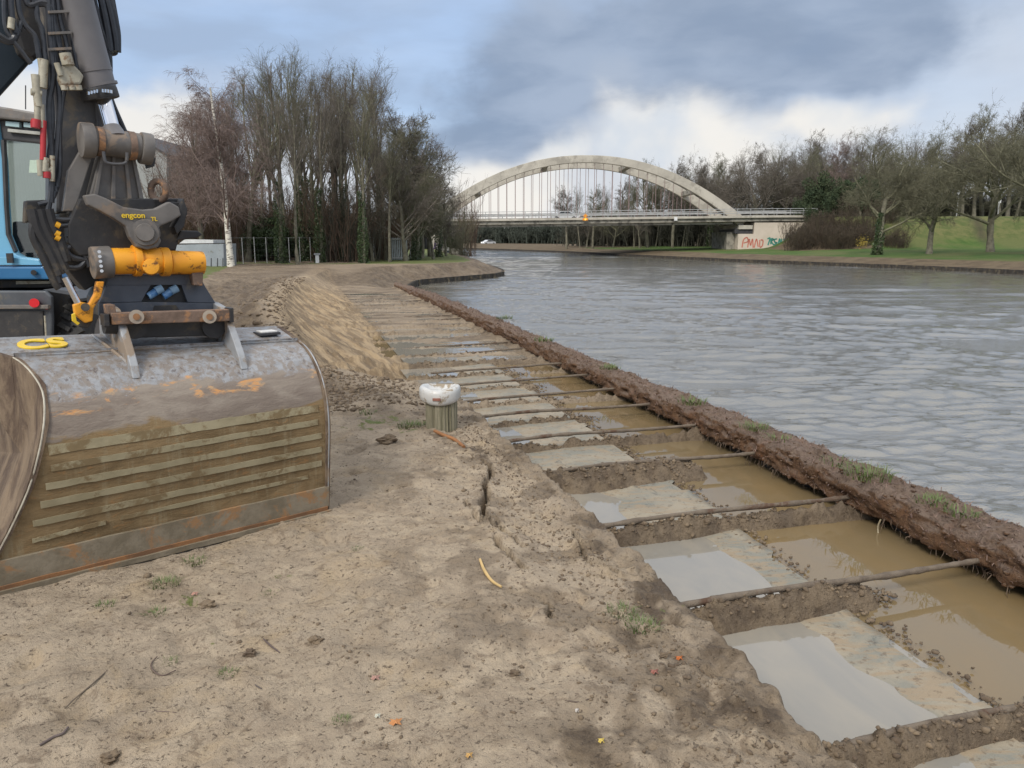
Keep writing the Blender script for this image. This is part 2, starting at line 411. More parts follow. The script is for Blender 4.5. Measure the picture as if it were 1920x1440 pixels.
    midm = np.exp(-((X-np.interp(Y, [1, 4, 6, 20], [2.95, 3.0, 3.1, 3.15]))/.09)**2)*ss(2.2, 5, Y)    # crumbs along the inner slab edge
    fl = np.maximum(fl, -.56+.15*midm+.05*fbm(X*8, Y*8, 3, 75))
    wallm = ss(3.93, 4.12, X)
    fl = fl + wallm*(.10+.12*fbm(X*3, Y*3, 3, 76))*ss(4.5, 7, Y)
    t = np.clip((X-Xc)/(Xf-Xc), 0, 1)
    prof = np.where(Y < 9, t**1.3, t)
    q = X + Y/4.5
    gro = (np.abs(vn(q*6, Y*.12, 80)-.5)*2-.5)*.13 + .06*fbm(q*17, Y*.25, 3, 81)
    sl = np.where(Y > 9, np.sin(t*math.pi)**.5, 0)*ss(9, 10, Y)
    zz = top*(1-prof) + fl*prof + gro*sl*(1-ss(26, 34, Y))
    z = top*(1-pit)+zz*pit
    # peninsula bank down to its piling
    s_ = shore(Y)-X
    far_m = ss(33, 37, Y)
    bank = -.82 + .84*ss(0, 2.9, s_+.5*fbm(X*.6, Y*.6, 3, 90)) + .34*fbm(X*1.2, Y*1.2, 5, 91)*ss(.2, .8, s_)*(1-ss(2.6, 4, s_))
    z = np.where(far_m > 0, z*(1-far_m)+np.minimum(z, bank)*far_m, z)
    cd = 1e-9
    for pts, wd, dp in ((CRACK, .016, .14), (CRACK2, .010, .06), (CRACK3, .009, .05), (CRACK4, .016, .12), (CRACK5, .010, .06), (CRACK6, .010, .06), (CRACK7, .018, .12)):
        box = (X > min(p.x for p in pts)-.3) & (X < max(p.x for p in pts)+.3) & (Y > min(p.y for p in pts)-.3) & (Y < max(p.y for p in pts)+.3)
        if box.any():
            xs, ys = X[box], Y[box]; jx = .05*fbm(xs*9, ys*9, 3, 95); jy = .05*fbm(xs*9+50, ys*9, 3, 96)
            dd = polydist(xs+jx, ys+jy, pts); wv = wd*(.5+1.2*vn(xs*7, ys*7, 97))
            zc = z[box] if z.ndim else z
            z[box] = zc - dp*(1-ss(wv*.5, wv*1.3, dd)) + .012*np.exp(-(dd/.05)**2)
    return z
def gz(x, y):
    return float(ground_z(np.array([x]), np.array([y]))[0])

def rows_build():
    y = list(np.arange(-4, 1.2, .08)); y += list(np.arange(1.2, 7, .0155))
    v = 7.0
    while v < 430: y.append(v); v += max(.0155, v*.0045)
    return np.array(y)
ys = rows_build()
xs = np.concatenate([-4-np.geomspace(360, .3, 46), np.arange(-4, -1.6, .05), np.arange(-1.6, .4, .024), np.arange(.4, 2.1, .014), np.arange(2.1, 4.25, .02), [4.25]])
XX, YY = np.meshgrid(xs, ys)
SH = shore(YY)
XX = np.where(XX > 1.5, 1.5+(XX-1.5)*(SH-1.5)/(4.25-1.5), XX)
XX = np.where(SH < 1.5, np.minimum(XX, SH), XX)
ZZ = ground_z(XX, YY)
gm = npmesh('ground', np.stack([XX, YY, ZZ], -1).reshape(-1, 3), gridfaces(len(ys), len(xs)))
Xc = crest(YY); pitm = (1-ss(38, 46, YY))
inpit = ss(0, .12, XX-Xc)*pitm
sand = np.where(YY > 8.8, ss(-.5, .05, XX-Xc)*(1-ss(-.02, .25, XX-1.65)), 0)*ss(8.8, 9.8, YY)
sand = sand*(1-ss(27, 36, YY)*.55) + .45*np.exp(-((XX-1.8)/1.4)**2-((YY-40)/6)**2)
dark = np.zeros_like(sand)
dark += np.where(YY > 7, .85*ss(9, 13, YY)*(1-ss(30, 48, YY)*.55)*(1-ss(-.75, -.1, XX-Xc)), 0)*(.75+.9*fbm(XX*1.2, YY*1.2, 3, 100))
dark += .5*inpit*(YY < 9) + .6*inpit*(YY >= 9)*ss(1.5, 1.75, XX)*(.75+1.3*fbm(XX*1.5, YY*2.5, 3, 101))
dark += .4*ss(1.45, 1.65, XX+.25*fbm(XX*2, YY*2, 3, 102))*(YY < 9)
dark += .75*np.exp(-((XX-.9)/.5)**2-((YY-7.6)/.9)**2)*ss(-.2, .2, fbm(XX*4, YY*4, 3, 103))+.9*np.exp(-((XX-.25)/.5)**2-((YY-8.6)/.6)**2)
dark += ss(.05, .16, fbm(XX*4.5, YY*4.5, 5, 104))*.55*(YY < 9)*ss(-.3, .9, XX)
dark += .65*ss(33, 40, YY)*(.7+.9*fbm(XX*.8, YY*.8, 3, 112))
for (cx_, cy_, rx_, ry_, am_) in ((1130, 1385, .45, .22, .8), (1330, 1290, .2, .4, .7), (90, 1330, .5, .25, .5), (270, 1130, .35, .2, .5), (1250, 1130, .3, .5, .6), (900, 850, .35, .5, .8), (700, 860, .5, .5, .35)):
    q_ = on(cx_, cy_, 0); dark += am_*np.exp(-((XX-q_.x)/rx_)**2-((YY-q_.y)/ry_)**2)*ss(-.12, .12, fbm(XX*9, YY*9, 4, 113))
dark += .9*ss(.0, .03, XX*0+(-ZZ-.10))*(1-inpit)*(YY < 9)*(XX < 1.4)  # shade inside the cracks put into the colour, by depth
dark += ss(-.1, .25, fbm(XX*.9, YY*4.5, 4, 108))*.5*inpit*(YY > 11)*(XX > 1.7) + .9*ss(9, 12, YY)*(1-ss(26, 38, YY))*ss(-3.4, -2.2, XX)*(1-ss(-.9, -.3, XX-Xc))
bankm = ss(36, 40, YY)*(1-ss(2.2, 3.4, SH-XX))
dark = dark*(1-bankm)+bankm*(1.0+1.3*fbm(XX*1.5, YY*1.5, 4, 105))
grass = np.zeros_like(sand)
grass += ss(18, 24, YY)*(1-ss(-4.4, -3.4, XX+.5*fbm(XX, YY, 3, 106)))*ss(-9.5, -7, XX)*.95
grass += ss(-8, -12, XX)*ss(-.12, .1, fbm(XX*.2, YY*.2, 3, 107))*.9
grass += ss(50, 55, YY)*ss(2.4, 3.2, SH-XX)*(.25+.75*(XX > 4.5)+.5*ss(-.05, .12, fbm(XX*.5, YY*.5, 3, 109)))
for (gx, gy, gr) in [(-.55, 3.72, .16), (-.5, 3.3, .14), (.5, 7.0, .38), (.95, 6.7, .22), (.72, 7.25, .22), (1.62, 3.05, .15), (-.15, 3.9, .1), (.05, 3.3, .1), (-.9, 3.1, .12)]:
    grass += .5*np.exp(-((XX-gx)/gr)**2-((YY-gy)/gr)**2)*(.75+1.6*fbm(XX*12, YY*12, 3, 111))
setcol(gm, 'mask', np.stack([np.clip(sand, 0, 1), np.clip(grass, 0, 1), np.clip(dark, 0, 1)], -1).reshape(-1, 3).astype(np.float32))
tagit(link('ground', gm, M_ground), kind='structure')

# far bank -----------------------------------------------------------
def far_edge(Y):
    return np.interp(Y, [-80, 47, 54, 65, 80, 97, 117, 141, 167, 195, 240, 300, 360, 420], [54, 54.2, 55, 53.2, 50.6, 49.6, 49.5, 49.5, 46.4, 41.3, 30, 0, -60, -330])
def far_z(X, Y):
    s_ = X-far_edge(Y); u = X*cY-Y*sY; d = X*sY+Y*cY
    z = -.78 + .5*ss(0, 7, s_) + .55*ss(6, 26, s_)*(1-ss(125, 150, d)*.4)
    z = z + .05*fbm(X*.4, Y*.4, 3, 120)*ss(1, 4, s_)
    ramp_ = ss(105, 116.5, d)*(1-ss(131, 143, d))*ss(38, 49, u)
    z = z + (4.85-z)*ramp_
    bg_ = ss(-4.5, 1.5, u-49)
    return z
fy = np.concatenate([np.arange(-80, 30, 4.), np.arange(30, 180, .8), np.arange(180, 421, 6.)])
fs = np.concatenate([np.arange(0, 12, .5), np.arange(12, 80, .9), np.geomspace(80, 900, 26)])
FS, FY = np.meshgrid(fs, fy); FX = far_edge(FY)+FS
FZ = far_z(FX, FY)
fm_ = npmesh('far_bank', np.stack([FX, FY, FZ], -1).reshape(-1, 3), gridfaces(len(fy), len(fs)))
fu = FX*cY-FY*sY; fd = FX*sY+FY*cY
brown = 1-ss(3.0, 8.5, FS+1.5*fbm(FX*.25, FY*.25, 3, 130)); brown = brown + .9*ss(103, 107, fd)*(1-ss(117, 118, fd))*ss(36, 40, fu)*(1-ss(47, 52, fu))
brown = brown + .75*ss(150, 165, fd)
ol = ss(1.0, 2.2, FZ)
path = np.exp(-((fu-(66+.35*(fd-110)))/.9)**2)*ss(106, 110, fd)*(1-ss(116, 118, fd))*.8
setcol(fm_, 'mask', np.stack([np.clip(brown, 0, 1), np.clip(ol, 0, 1), np.clip(path, 0, 1)], -1).reshape(-1, 3).astype(np.float32))
tagit(link('far_bank', fm_, M_land), kind='structure')
M_road = simple('asphalt', (.06, .06, .062), (.045, .045, .047), .85, 3)
bm = bmesh.new(); rp = [uw(48, 118.5, 4.87), uw(190, 118.5, 4.87), uw(190, 129.5, 4.87), uw(48, 129.5, 4.87)]
bm.faces.new([bm.verts.new(p) for p in rp]); tagit(done('road', bm, M_road), kind='structure')

# canal water: real ripples as far as they can be told apart, one flat sheet beyond
bm = bmesh.new(); bm.faces.new([bm.verts.new(p) for p in [(-450, -90, ZW-.07), (450, -90, ZW-.07), (450, 700, ZW-.07), (-450, 700, ZW-.07)]])
tagit(done('canal_water', bm, M_canal), kind='structure')
dd_ = []; v = 4.2
while v < 240: dd_.append(v); v += max(.022, v*.0052)
dd_ = np.array(dd_); aa_ = np.linspace(R(-2), R(68), 900)
WA, WD = np.meshgrid(aa_, dd_); wx, wy_ = WD*np.sin(WA), WD*np.cos(WA)
wz = np.zeros_like(wx); rgw = np.random.default_rng(4)
gustm = .55+.9*vn(wx*.07, wy_*.05, 200)
for k in range(30):
    lam = .14*1.125**k; az_ = R(20)+rgw.normal(0, R(13) if k % 3 else R(34)); kx, ky = math.sin(az_)*2*math.pi/lam, math.cos(az_)*2*math.pi/lam
    ph = kx*wx+ky*wy_+rgw.uniform(0, 6.28)+2.2*fbm(wx/lam*.16+k, wy_/lam*.16, 2, 210+k)*2
    fade = np.clip(lam/(WD*.0104)-1.0, 0, 1)
    wz += fade*(np.sin(ph)+.25*np.sin(2*ph+.6))*lam*(.027 if lam < .6 else (.011 if lam < 1.3 else .005))*(.4+1.2*vn(wx/lam*.11+k, wy_/lam*.11, 240+k))
wz *= .42
ca_, sa_ = math.cos(R(20)), math.sin(R(20)); wu = wx*sa_+wy_*ca_; wv = wx*ca_-wy_*sa_
wu = wu+.25*fbm(wx*.9, wy_*.9, 2, 280); wv = wv+.5*fbm(wx*.5, wy_*.5, 2, 281)
for lam, amp, an in ((.2, .0085, 2.0), (.34, .016, 2.3), (.6, .024, 2.6), (1.1, .026, 2.6), (2.4, .030, 2.2)):
    fade = np.clip(lam/(WD*.0104)-1.0, 0, 1); n_ = fbm(wu/lam, wv/(lam*an), 2, 290+int(lam*100), .45); wz += fade*amp*(n_*1.6-np.abs(n_)*1.1)*2.0
wz *= gustm
keep_ = (wx > shore(wy_)-.9) & (wx < far_edge(wy_)+1)
Fq_ = gridfaces(len(dd_), len(aa_)); kf = keep_.ravel()[Fq_].all(1)
wm_ = npmesh('canal_water', np.stack([wx, wy_, ZW+wz], -1).reshape(-1, 3), Fq_[kf]); tagit(link('canal_water', wm_, M_canal), kind='structure')

# sheet piling strips at the foot of the banks
M_pile = simple('tarred_piling', (.022, .019, .016), (.045, .036, .026), .7, 5, bump=.4, bdist=.02, dirt=(.10, .08, .05), dirt_amt=.35)
def piling(name, pts, z0, z1, label):
    bm = bmesh.new()
    out = []
    for a, b in zip(pts, pts[1:]):
        a = Vector(a); b = Vector(b); n = max(1, int((b-a).length/.35)); nn = Vector((-(b-a).y, (b-a).x)).normalized()
        for i in range(n):
            sw = .05 if (i//1) % 2 else -.05
            out.append((a+(b-a)*i/n)+nn*sw); out.append((a+(b-a)*(i+.7)/n)+nn*sw)
    out.append(Vector(pts[-1]))
    rings = []
    for p in out:
        rings.append([bm.verts.new((p.x, p.y, z0)), bm.verts.new((p.x, p.y, z1)), bm.verts.new((p.x-.12*(1 if name != 'far' else -1), p.y, z1))])
    for A, B in zip(rings, rings[1:]):
        bm.faces.new((A[0], B[0], B[1], A[1])); bm.faces.new((A[1], B[1], B[2], A[2]))
    return done('sheet_piling', bm, M_pile)
yy = np.concatenate([np.arange(34, 54.3, 1.5), [54.3], np.arange(56, 200, 4.)])
tagit(piling('near', [(float(shore(v))+.04, float(v)) for v in yy], -1.4, -.80, ''), 'black tarred sheet piling edging the brown headland at left', 'sheet piling')
yy = np.arange(-60, 250, 4.)
tagit(piling('far', [(float(far_edge(v))-.06, float(v)) for v in yy], -1.4, -.76, ''), 'long dark sheet piling along the waterline of the far grassy bank', 'sheet piling')

# ------------------------------------------------------------------ pit: slabs, puddles, rods
M_slab, t, p = material('wet_concrete')
co = t.new('ShaderNodeNewGeometry').outputs['Position']
n1_ = t.noise(co, 2.2, 6, .6, .5); n2_ = t.noise(t.scale(co, (1, 3.2, 1), (0, 0, R(25))), 4, 6, .7, .8); n3_ = t.noise(co, 22, 5, .7)
cc = t.mix(t.ramp(n1_, .38, .62), (.38, .34, .265), (.26, .265, .235))
cc = t.mix(t.math('MULTIPLY', t.ramp(n2_, .46, .6), .8), cc, (.36, .285, .195))
cc = t.mix(t.math('MULTIPLY', t.ramp(t.noise(t.scale(co, (2.4, 1, 1)), 3.3, 7, .75, 1.2), .58, .7), .8), cc, (.105, .115, .11))
cc = t.mix(t.math('MULTIPLY', t.ramp(n3_, .54, .66), .6), cc, (.15, .11, .075)); cc = t.mix(1.0, cc, (.78, .745, .70), 'MULTIPLY')
t.put(p, 'Base Color', cc); t.put(p, 'Roughness', t.math('ADD', .38, t.math('MULTIPLY', n1_, .5)))
t.put(p, 'Normal', t.bump(n3_, .6, .012)); p.inputs['Specular IOR Level'].default_value = .32
ORD = ['first', 'second', 'third', 'fourth', 'fifth', 'sixth', 'seventh', 'eighth', 'ninth', 'tenth', 'eleventh', 'twelfth', 'thirteenth', 'fourteenth', 'fifteenth', 'sixteenth', 'seventeenth', 'eighteenth', 'nineteenth', 'twentieth', 'twenty-first', 'twenty-second', 'twenty-third', 'twenty-fourth', 'twenty-fifth', 'twenty-sixth', 'twenty-seventh', 'twenty-eighth', 'twenty-ninth', 'thirtieth'] + ['%d-th' % k for k in range(31, 80)]
slab_look = ['corner of a concrete slab cut off by the bottom right edge', 'nearest whole slab, flooded grey with a streaky dry inner rim', 'flooded grey slab in the second whole bay from the bottom, almost all under still water', 'pale concrete slab with a bright puddle on its left end, before the broad spoil ridge', 'dull beige concrete slab just behind the broad spoil ridge', 'blue grey wet slab with a bright puddle at its left, second bay behind the broad ridge', 'beige concrete slab in the bay level with the bollard base', 'wet grey slab just right of the white bollard cap', 'narrow wet slab just beyond the bollard', 'mud streaked slab three bays beyond the bollard', 'thin pale slab strip near the foot of the sand slope']
drop = [.085, .10, .105, .060, .02, .055, .022, .045, .03, .045, .03]     # how far each slab's outer end dips under water
bounds = [0.0]+ROD_Y
for k in range(11):
    y0, y1 = bounds[k+1]-.0, bounds[k+2]
    y0 += .03; y1 -= .03
    nx, ny = 24, 20
    xr = [2.90, 2.95, 3.02][k] if k < 3 else 3.1
    sx = np.linspace(1.7, xr, nx); sy = np.linspace(y0, y1, ny); SX, SY = np.meshgrid(sx, sy)
    SX = SX+.025*fbm(SX*0+SY*4, SX*0, 3, 140)*(SX > xr-.08)
    hi = ZP+[.026, .026, .035, .03, .03, .035, .03, .03, .03, .03, .03][k]
    SZ = hi - drop[k]*((xr-SX)/1.30)**([.95, .95, .7, 1.3, 1.2, 1.3, 1.2, 1.3, 1.2, 1, 1][k]) - [.03, .03, .022, .02, .022, .018, .02, .02, .018, .014, .012][k]*(SX < 2.45)*(2.45-SX)/.5 + .020*fbm(SX*2.4, SY*3.4, 4, 141)
    top_ = np.stack([SX, SY, SZ], -1).reshape(-1, 3); bot = top_.copy(); bot[:, 2] = ZP-.25
    n = nx*ny; f = gridfaces(ny, nx)
    edge = list(range(nx))+[i*nx+nx-1 for i in range(1, ny)]+[(ny-1)*nx+j for j in range(nx-2, -1, -1)]+[i*nx for i in range(ny-2, 0, -1)]
    side = [[edge[i], edge[i]+n, edge[(i+1) % len(edge)]+n, edge[(i+1) % len(edge)]] for i in range(len(edge))]
    me = npmesh('concrete_slab', np.vstack([top_, bot]), np.vstack([f, np.array(side), f[:, ::-1]+n]), False)
    tagit(link('concrete_slab', me, M_slab), slab_look[k], 'concrete slab', 'concrete slabs between the tie rods')
# water sheets
def sheet(name, x0, x1, y0, y1, z, m, kind='structure'):
    bm = bmesh.new(); bm.faces.new([bm.verts.new(q) for q in [(x0, y0, z), (x1, y0, z), (x1, y1, z), (x0, y1, z)]])
    return tagit(done(name, bm, m), kind=kind)
sheet('trench_water', 2.9, 4.35, -3, 12.4, ZP+.0005, M_trench)
sheet('puddle_water', 1.55, 2.97, -3, 12.6, ZP+.0008, M_puddle)
sheet('muddy_pool', 1.2, 2.4, 13.6, 17.4, -.412, M_trench)
sheet('puddle_water', 1.7, 3.9, 12.9, 30, -.402, M_puddle)

M_rod = simple('muddy_rust', (.115, .088, .064), (.165, .13, .095), .85, 14, bump=.6, bdist=.012, dirt=(.09, .05, .03), dirt_amt=.3)
for k, ry in enumerate(ROD_Y):
    zr = (-.27 if k != 1 else -.33) if k < 10 else -.36+.03*math.sin(k*1.3)
    r_ = .021 if k < 12 else .02
    zl = (-.29 if 1 < k < 7 else (-.36 if k == 1 else -.33)) if k < 10 else -.43+.03*math.sin(k*2.3)
    q = [(1.9, ry-.03+.02*math.sin(k), zl), (2.5, ry+.015*math.sin(2*k), zl+.02), (3.2, ry+.02*math.cos(k*1.7), (zl+zr)/2+.005), (3.75, ry+.01, zr-.01), (4.2, ry+.01, zr)]
    bm = bmesh.new(); bm_pipe(bm, q, r_, 10, 14, rfun=lambda s_, k=k: .0185*(.85+.75*max(0, float(vn(s_*26, k+.5, 150))-.45)+.5*max(0, float(vn(s_*70, k+.5, 151))-.5)))
    lbl = ('%s mud caked tie rod counted from the near end of the pit' % ORD[k]) if k else 'nearest mud caked tie rod, almost buried at the bottom edge'
    tagit(done('tie_rod', bm, M_rod, smooth=True), lbl, 'tie rod', 'tie rods spanning the pit')

# quay wall: crusted cap over dark sheet piles
def crust_material():
    m, t, p = material('earth_crusted_cap'); co = t.new('ShaderNodeNewGeometry').outputs['Position']
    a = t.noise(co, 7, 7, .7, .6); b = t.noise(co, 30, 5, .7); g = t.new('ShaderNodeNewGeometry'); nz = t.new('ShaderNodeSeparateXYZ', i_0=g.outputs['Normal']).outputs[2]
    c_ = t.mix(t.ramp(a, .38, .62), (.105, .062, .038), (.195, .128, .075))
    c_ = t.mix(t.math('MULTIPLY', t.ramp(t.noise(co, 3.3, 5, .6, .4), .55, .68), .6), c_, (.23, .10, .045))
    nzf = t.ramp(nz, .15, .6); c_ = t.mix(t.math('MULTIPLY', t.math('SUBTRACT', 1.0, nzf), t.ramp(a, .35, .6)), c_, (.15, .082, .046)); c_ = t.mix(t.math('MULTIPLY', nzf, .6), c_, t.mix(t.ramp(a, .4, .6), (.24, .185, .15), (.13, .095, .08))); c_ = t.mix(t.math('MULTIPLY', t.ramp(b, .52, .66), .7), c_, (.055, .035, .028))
    c_ = t.mix(t.math('MULTIPLY', t.ramp(t.noise(co, 55, 3, .7), .6, .72), .5), c_, (.36, .27, .18))
    t.put(p, 'Base Color', c_); p.inputs['Roughness'].default_value = .95; p.inputs['Specular IOR Level'].default_value = .2
    t.put(p, 'Normal', t.bump(t.math('ADD', a, b), 1.0, .03)); return m
M_crust = crust_material()
wall = thing('quay_wall', (4.2, 1, -1.1), 'old quay wall crusted with earth and roots between the pit and canal', 'quay wall')
prof_ = []
ctrl = [(4.10, -.335), (4.035, -.335), (4.02, -.26), (4.025, -.18), (4.05, -.125), (4.13, -.10), (4.24, -.105), (4.34, -.125), (4.395, -.16), (4.41, -.25), (4.36, -.335)]
cc_ = catmull([(x, 0, z) for x, z in ctrl], 4); prof_ = [(v.x, v.z) for v in cc_]
wy = []; v = -3.0
while v < 33.5: wy.append(v); v += max(.022, abs(v)*.0045)
wy = np.array(wy); PX = np.array([q[0] for q in prof_])[None, :]; PZ = np.array([q[1] for q in prof_])[None, :]
WY = wy[:, None]+0*PX; nxv = PX-4.25; nzv = PZ+.22; L_ = np.hypot(nxv, nzv)
ang = np.arctan2(nzv, nxv)*.25
dis = .09*fbm(WY*1.1, ang*3+2, 3, 160) + .10*fbm(WY*5, ang*12+5, 4, 161) + .065*fbm(WY*17, ang*34, 3, 162) - .05*ss(.1, .3, fbm(WY*2.6, ang*6, 3, 164))
dis = dis + .10*np.maximum(0, fbm(WY*.8, ang*0, 3, 163))*(nzv > 0)
dis = dis + .13*fbm(WY*.9+3, 0*WY, 4, 165)*(nxv > -.02)*(nzv > .02) - .09*ss(.12, .24, fbm(WY*.55, ang, 4, 166))*(nzv > .03)
dis = dis*.78
WX = PX+nxv/L_*dis; WZ = PZ+nzv/L_*dis
WZ = WZ - .10*ss(24, 33, WY)
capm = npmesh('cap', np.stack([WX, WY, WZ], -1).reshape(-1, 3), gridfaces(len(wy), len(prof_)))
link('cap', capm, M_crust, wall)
bm = bmesh.new(); n = 260
prev = None
for i in range(n):
    y = -3+i*.141; x = 4.22+(.07 if (i//2) % 2 else -.05)
    cur = (bm.verts.new((x, y, -.33)), bm.verts.new((x, y, -1.6)))
    if prev: bm.faces.new((prev[0], cur[0], cur[1], prev[1]))
    prev = cur
done('sheet_pile', bm, M_pile, wall)
# hanging roots and fibres under the cap
def roots(bm):
    for i in range(520):
        y = random.uniform(1, 15); x = 4.04+random.uniform(-.03, .05); L = abs(random.gauss(0, .07))+.02
        z = -.30+random.uniform(-.04, .03)
        a = Vector((x, y, z)); b = a+Vector((random.uniform(-.03, .02), random.uniform(-.04, .04), -L*.5)); c_ = b+Vector((random.uniform(-.02, .02), random.uniform(-.03, .03), -L*.5))
        wd = Vector((0, .003, 0)); vs = [bm.verts.new(q) for q in (a-wd, a+wd, b+wd, b-wd)]; bm.faces.new(vs)
        v2 = [bm.verts.new(q) for q in (b-wd, b+wd, c_)]; bm.faces.new(v2)
M_root = simple('roots', (.17, .12, .08), (.09, .06, .04), .9, 20)
ro = part('roots', M_root, wall, roots); ro['kind'] = 'stuff'
for (px, py, L) in [(1640, 985, .13), (1410+5, 0, 0)]:
    if L:
        c0 = on(1637, 978, -.33); c0 = Vector((4.02, c0.y, -.32))
        bm = bmesh.new(); bm_pipe(bm, [c0, c0+Vector((-.01, .01, -.06)), c0+Vector((-.02, -.015, -.12))], .006, 6, 4)
        done('root', bm, simple('pale_root', (.34, .28, .18)), wall)

def stubble(bm):
    for i in range(9000):
        y = random.uniform(.5, 1)*0 + 1.5+28*random.random()**1.7; iy = min(int(np.searchsorted(wy, y)), len(wy)-1); j = random.randrange(5, len(prof_)-5)
        a = Vector((WX[iy, j], WY[iy, j], WZ[iy, j])); L = random.uniform(.015, .06)*(1+y*.02); d_ = Vector((random.gauss(0, .8), random.gauss(0, .8), random.uniform(.0, 1))).normalized(); wd = Vector((random.uniform(-1, 1), random.uniform(-1, 1), 0)).normalized()*(.0018+y*.00025)
        b = a+d_*L*.6; c_ = a+d_*L+Vector((0, 0, -L*.25)); v = [bm.verts.new(q) for q in (a-wd, a+wd, b+wd, b-wd, c_)]; bm.faces.new(v[:4]); bm.faces.new((v[3], v[2], v[4]))
st_ = part('stubble', simple('dead_growth', (.24, .165, .13), (.13, .08, .065), .9, 30, bump=0), wall, stubble); st_['kind'] = 'stuff'
# grass ------------------------------------------------------------
M_grass, t, p = material('grass_blades')
oi = t.new('ShaderNodeObjectInfo'); co = t.new('ShaderNodeNewGeometry').outputs['Position']
t.put(p, 'Base Color', t.mix(t.noise(co, 30, 3, .7), (.055, .105, .022), (.15, .17, .055))); p.inputs['Roughness'].default_value = .6
def tuft_mesh(seed, n, R_, H_, lean=.6, spread=1.0):
    rg = random.Random(seed); V = []; Fc = []
    for i in range(n):
        a = rg.uniform(0, 6.283); r_ = R_*math.sqrt(rg.random()); x, y = r_*math.cos(a), r_*math.sin(a)
        az = a+rg.uniform(-1, 1); ln = lean*rg.uniform(.2, 1.3); h = H_*rg.uniform(.5, 1.15); wd = rg.uniform(.0012, .003)*(1+H_*4)
        dx, dy = math.cos(az), math.sin(az); px_, py_ = -dy*wd, dx*wd; b = len(V)
        for s_, zz in ((0, 0), (.45, .62), (1, 1)):
            ox = x+dx*ln*h*s_*s_; oy = y+dy*ln*h*s_*s_; oz = h*zz*(1-.25*s_*ln); k = 1-s_*.85
            V += [(ox-px_*k, oy-py_*k, oz), (ox+px_*k, oy+py_*k, oz)]
        Fc += [(b, b+1, b+3, b+2), (b+2, b+3, b+5, b+4)]
    return npmesh('grass_tuft', V, Fc, False)
tm = [tuft_mesh(1, 70, .065, .032, 1.2), tuft_mesh(2, 150, .11, .05, 1.0), tuft_mesh(3, 30, .06, .022, 1.4)]
def tuft(kind, loc, sc, label, group='grass tufts on the mud'):
    o = bpy.data.objects.new('grass_tuft', tm[kind]); COL.objects.link(o)
    if not tm[kind].materials: tm[kind].materials.append(M_grass)
    o.location = loc; o.scale = (sc,)*3; o.rotation_euler = (0, 0, random.uniform(0, 6)); return tagit(o, label, 'grass tuft', group)
def wall_top(px, py):
    q = on(px, py, -.08); return Vector((min(max(q.x, 4.1), 4.42), q.y, -.10))
for i, (px, py, k, s_, lb) in enumerate([(1605, 897, 1, 1.25, 'large bright green grass tuft on the wall beside the second visible rod'), (1405, 805, 1, .9, 'round green grass tuft on the wall top above the middle of the pit'),
        (1745, 945, 0, 1.3, 'small flattened green tuft on the wall top near the right edge'), (1787, 968, 0, 1.2, 'green tuft hanging on the outer lip of the wall, nearest the right edge'),
        (1455, 825, 2, 1.6, 'thin pale grass on the wall just right of the round tuft'), (1560, 870, 2, 1.8, 'thin yellowish grass behind the large bright tuft on the wall'), (1142, 692, 0, 1.7, 'light green tuft on the wall beside the orange leaves'),
        (1297, 757, 0, 1.8, 'light green tuft on the wall left of the round tuft'), (1020, 640, 0, 2.0, 'yellowish grass tuft on the far part of the wall'), (955, 598, 0, 2.2, 'small far yellowish tuft on the distant wall top')]):
    tuft(k, wall_top(px, py)+Vector((0, 0, .025)), s_*1.35, lb, 'grass tufts on the quay wall')
for i, (px, py, k, s_, lb) in enumerate([(365, 1058, 0, 1.0, 'light green tuft nearest below the bucket blade'), (310, 1095, 1, .75, 'low mossy grass patch under the bucket, left of the pink leaf'), (290, 1150, 0, .9, 'small green tuft below the mossy patch'),
        (197, 1135, 0, .8, 'lone green tuft left of the others below the bucket'), (427, 1262, 0, .7, 'tiny green tuft in bare mud near the bottom left'), (1165, 1150, 1, .75, 'green grass patch on the crumbling edge beside the flooded slab'), (1205, 1185, 1, .8, 'mossy tuft just below the grass patch at the pit edge'),
        (670, 1030, 0, .6, 'sparse weed in the mud right of the bucket corner'), (515, 1110, 2, 1.2, 'flat sparse grass in the mud below the bucket middle'), (770, 800, 1, 1.3, 'grass patch at the left foot of the bollard'), (690, 768, 0, 1.5, 'thin grass strip left of the bollard'), (795, 795, 0, 1.3, 'yellow green tuft touching the bollard'),
        (640, 1350, 0, .6, 'tiny green tuft near the orange leaf at the bottom'), (318, 1240, 0, .6, 'small dark tuft inside the looped twig')]):
    q = on(px, py, 0); z = gz(q.x, q.y); q = on(px, py, z); tuft(k, Vector((q.x, q.y, gz(q.x, q.y)-.004)), s_*.9, lb)

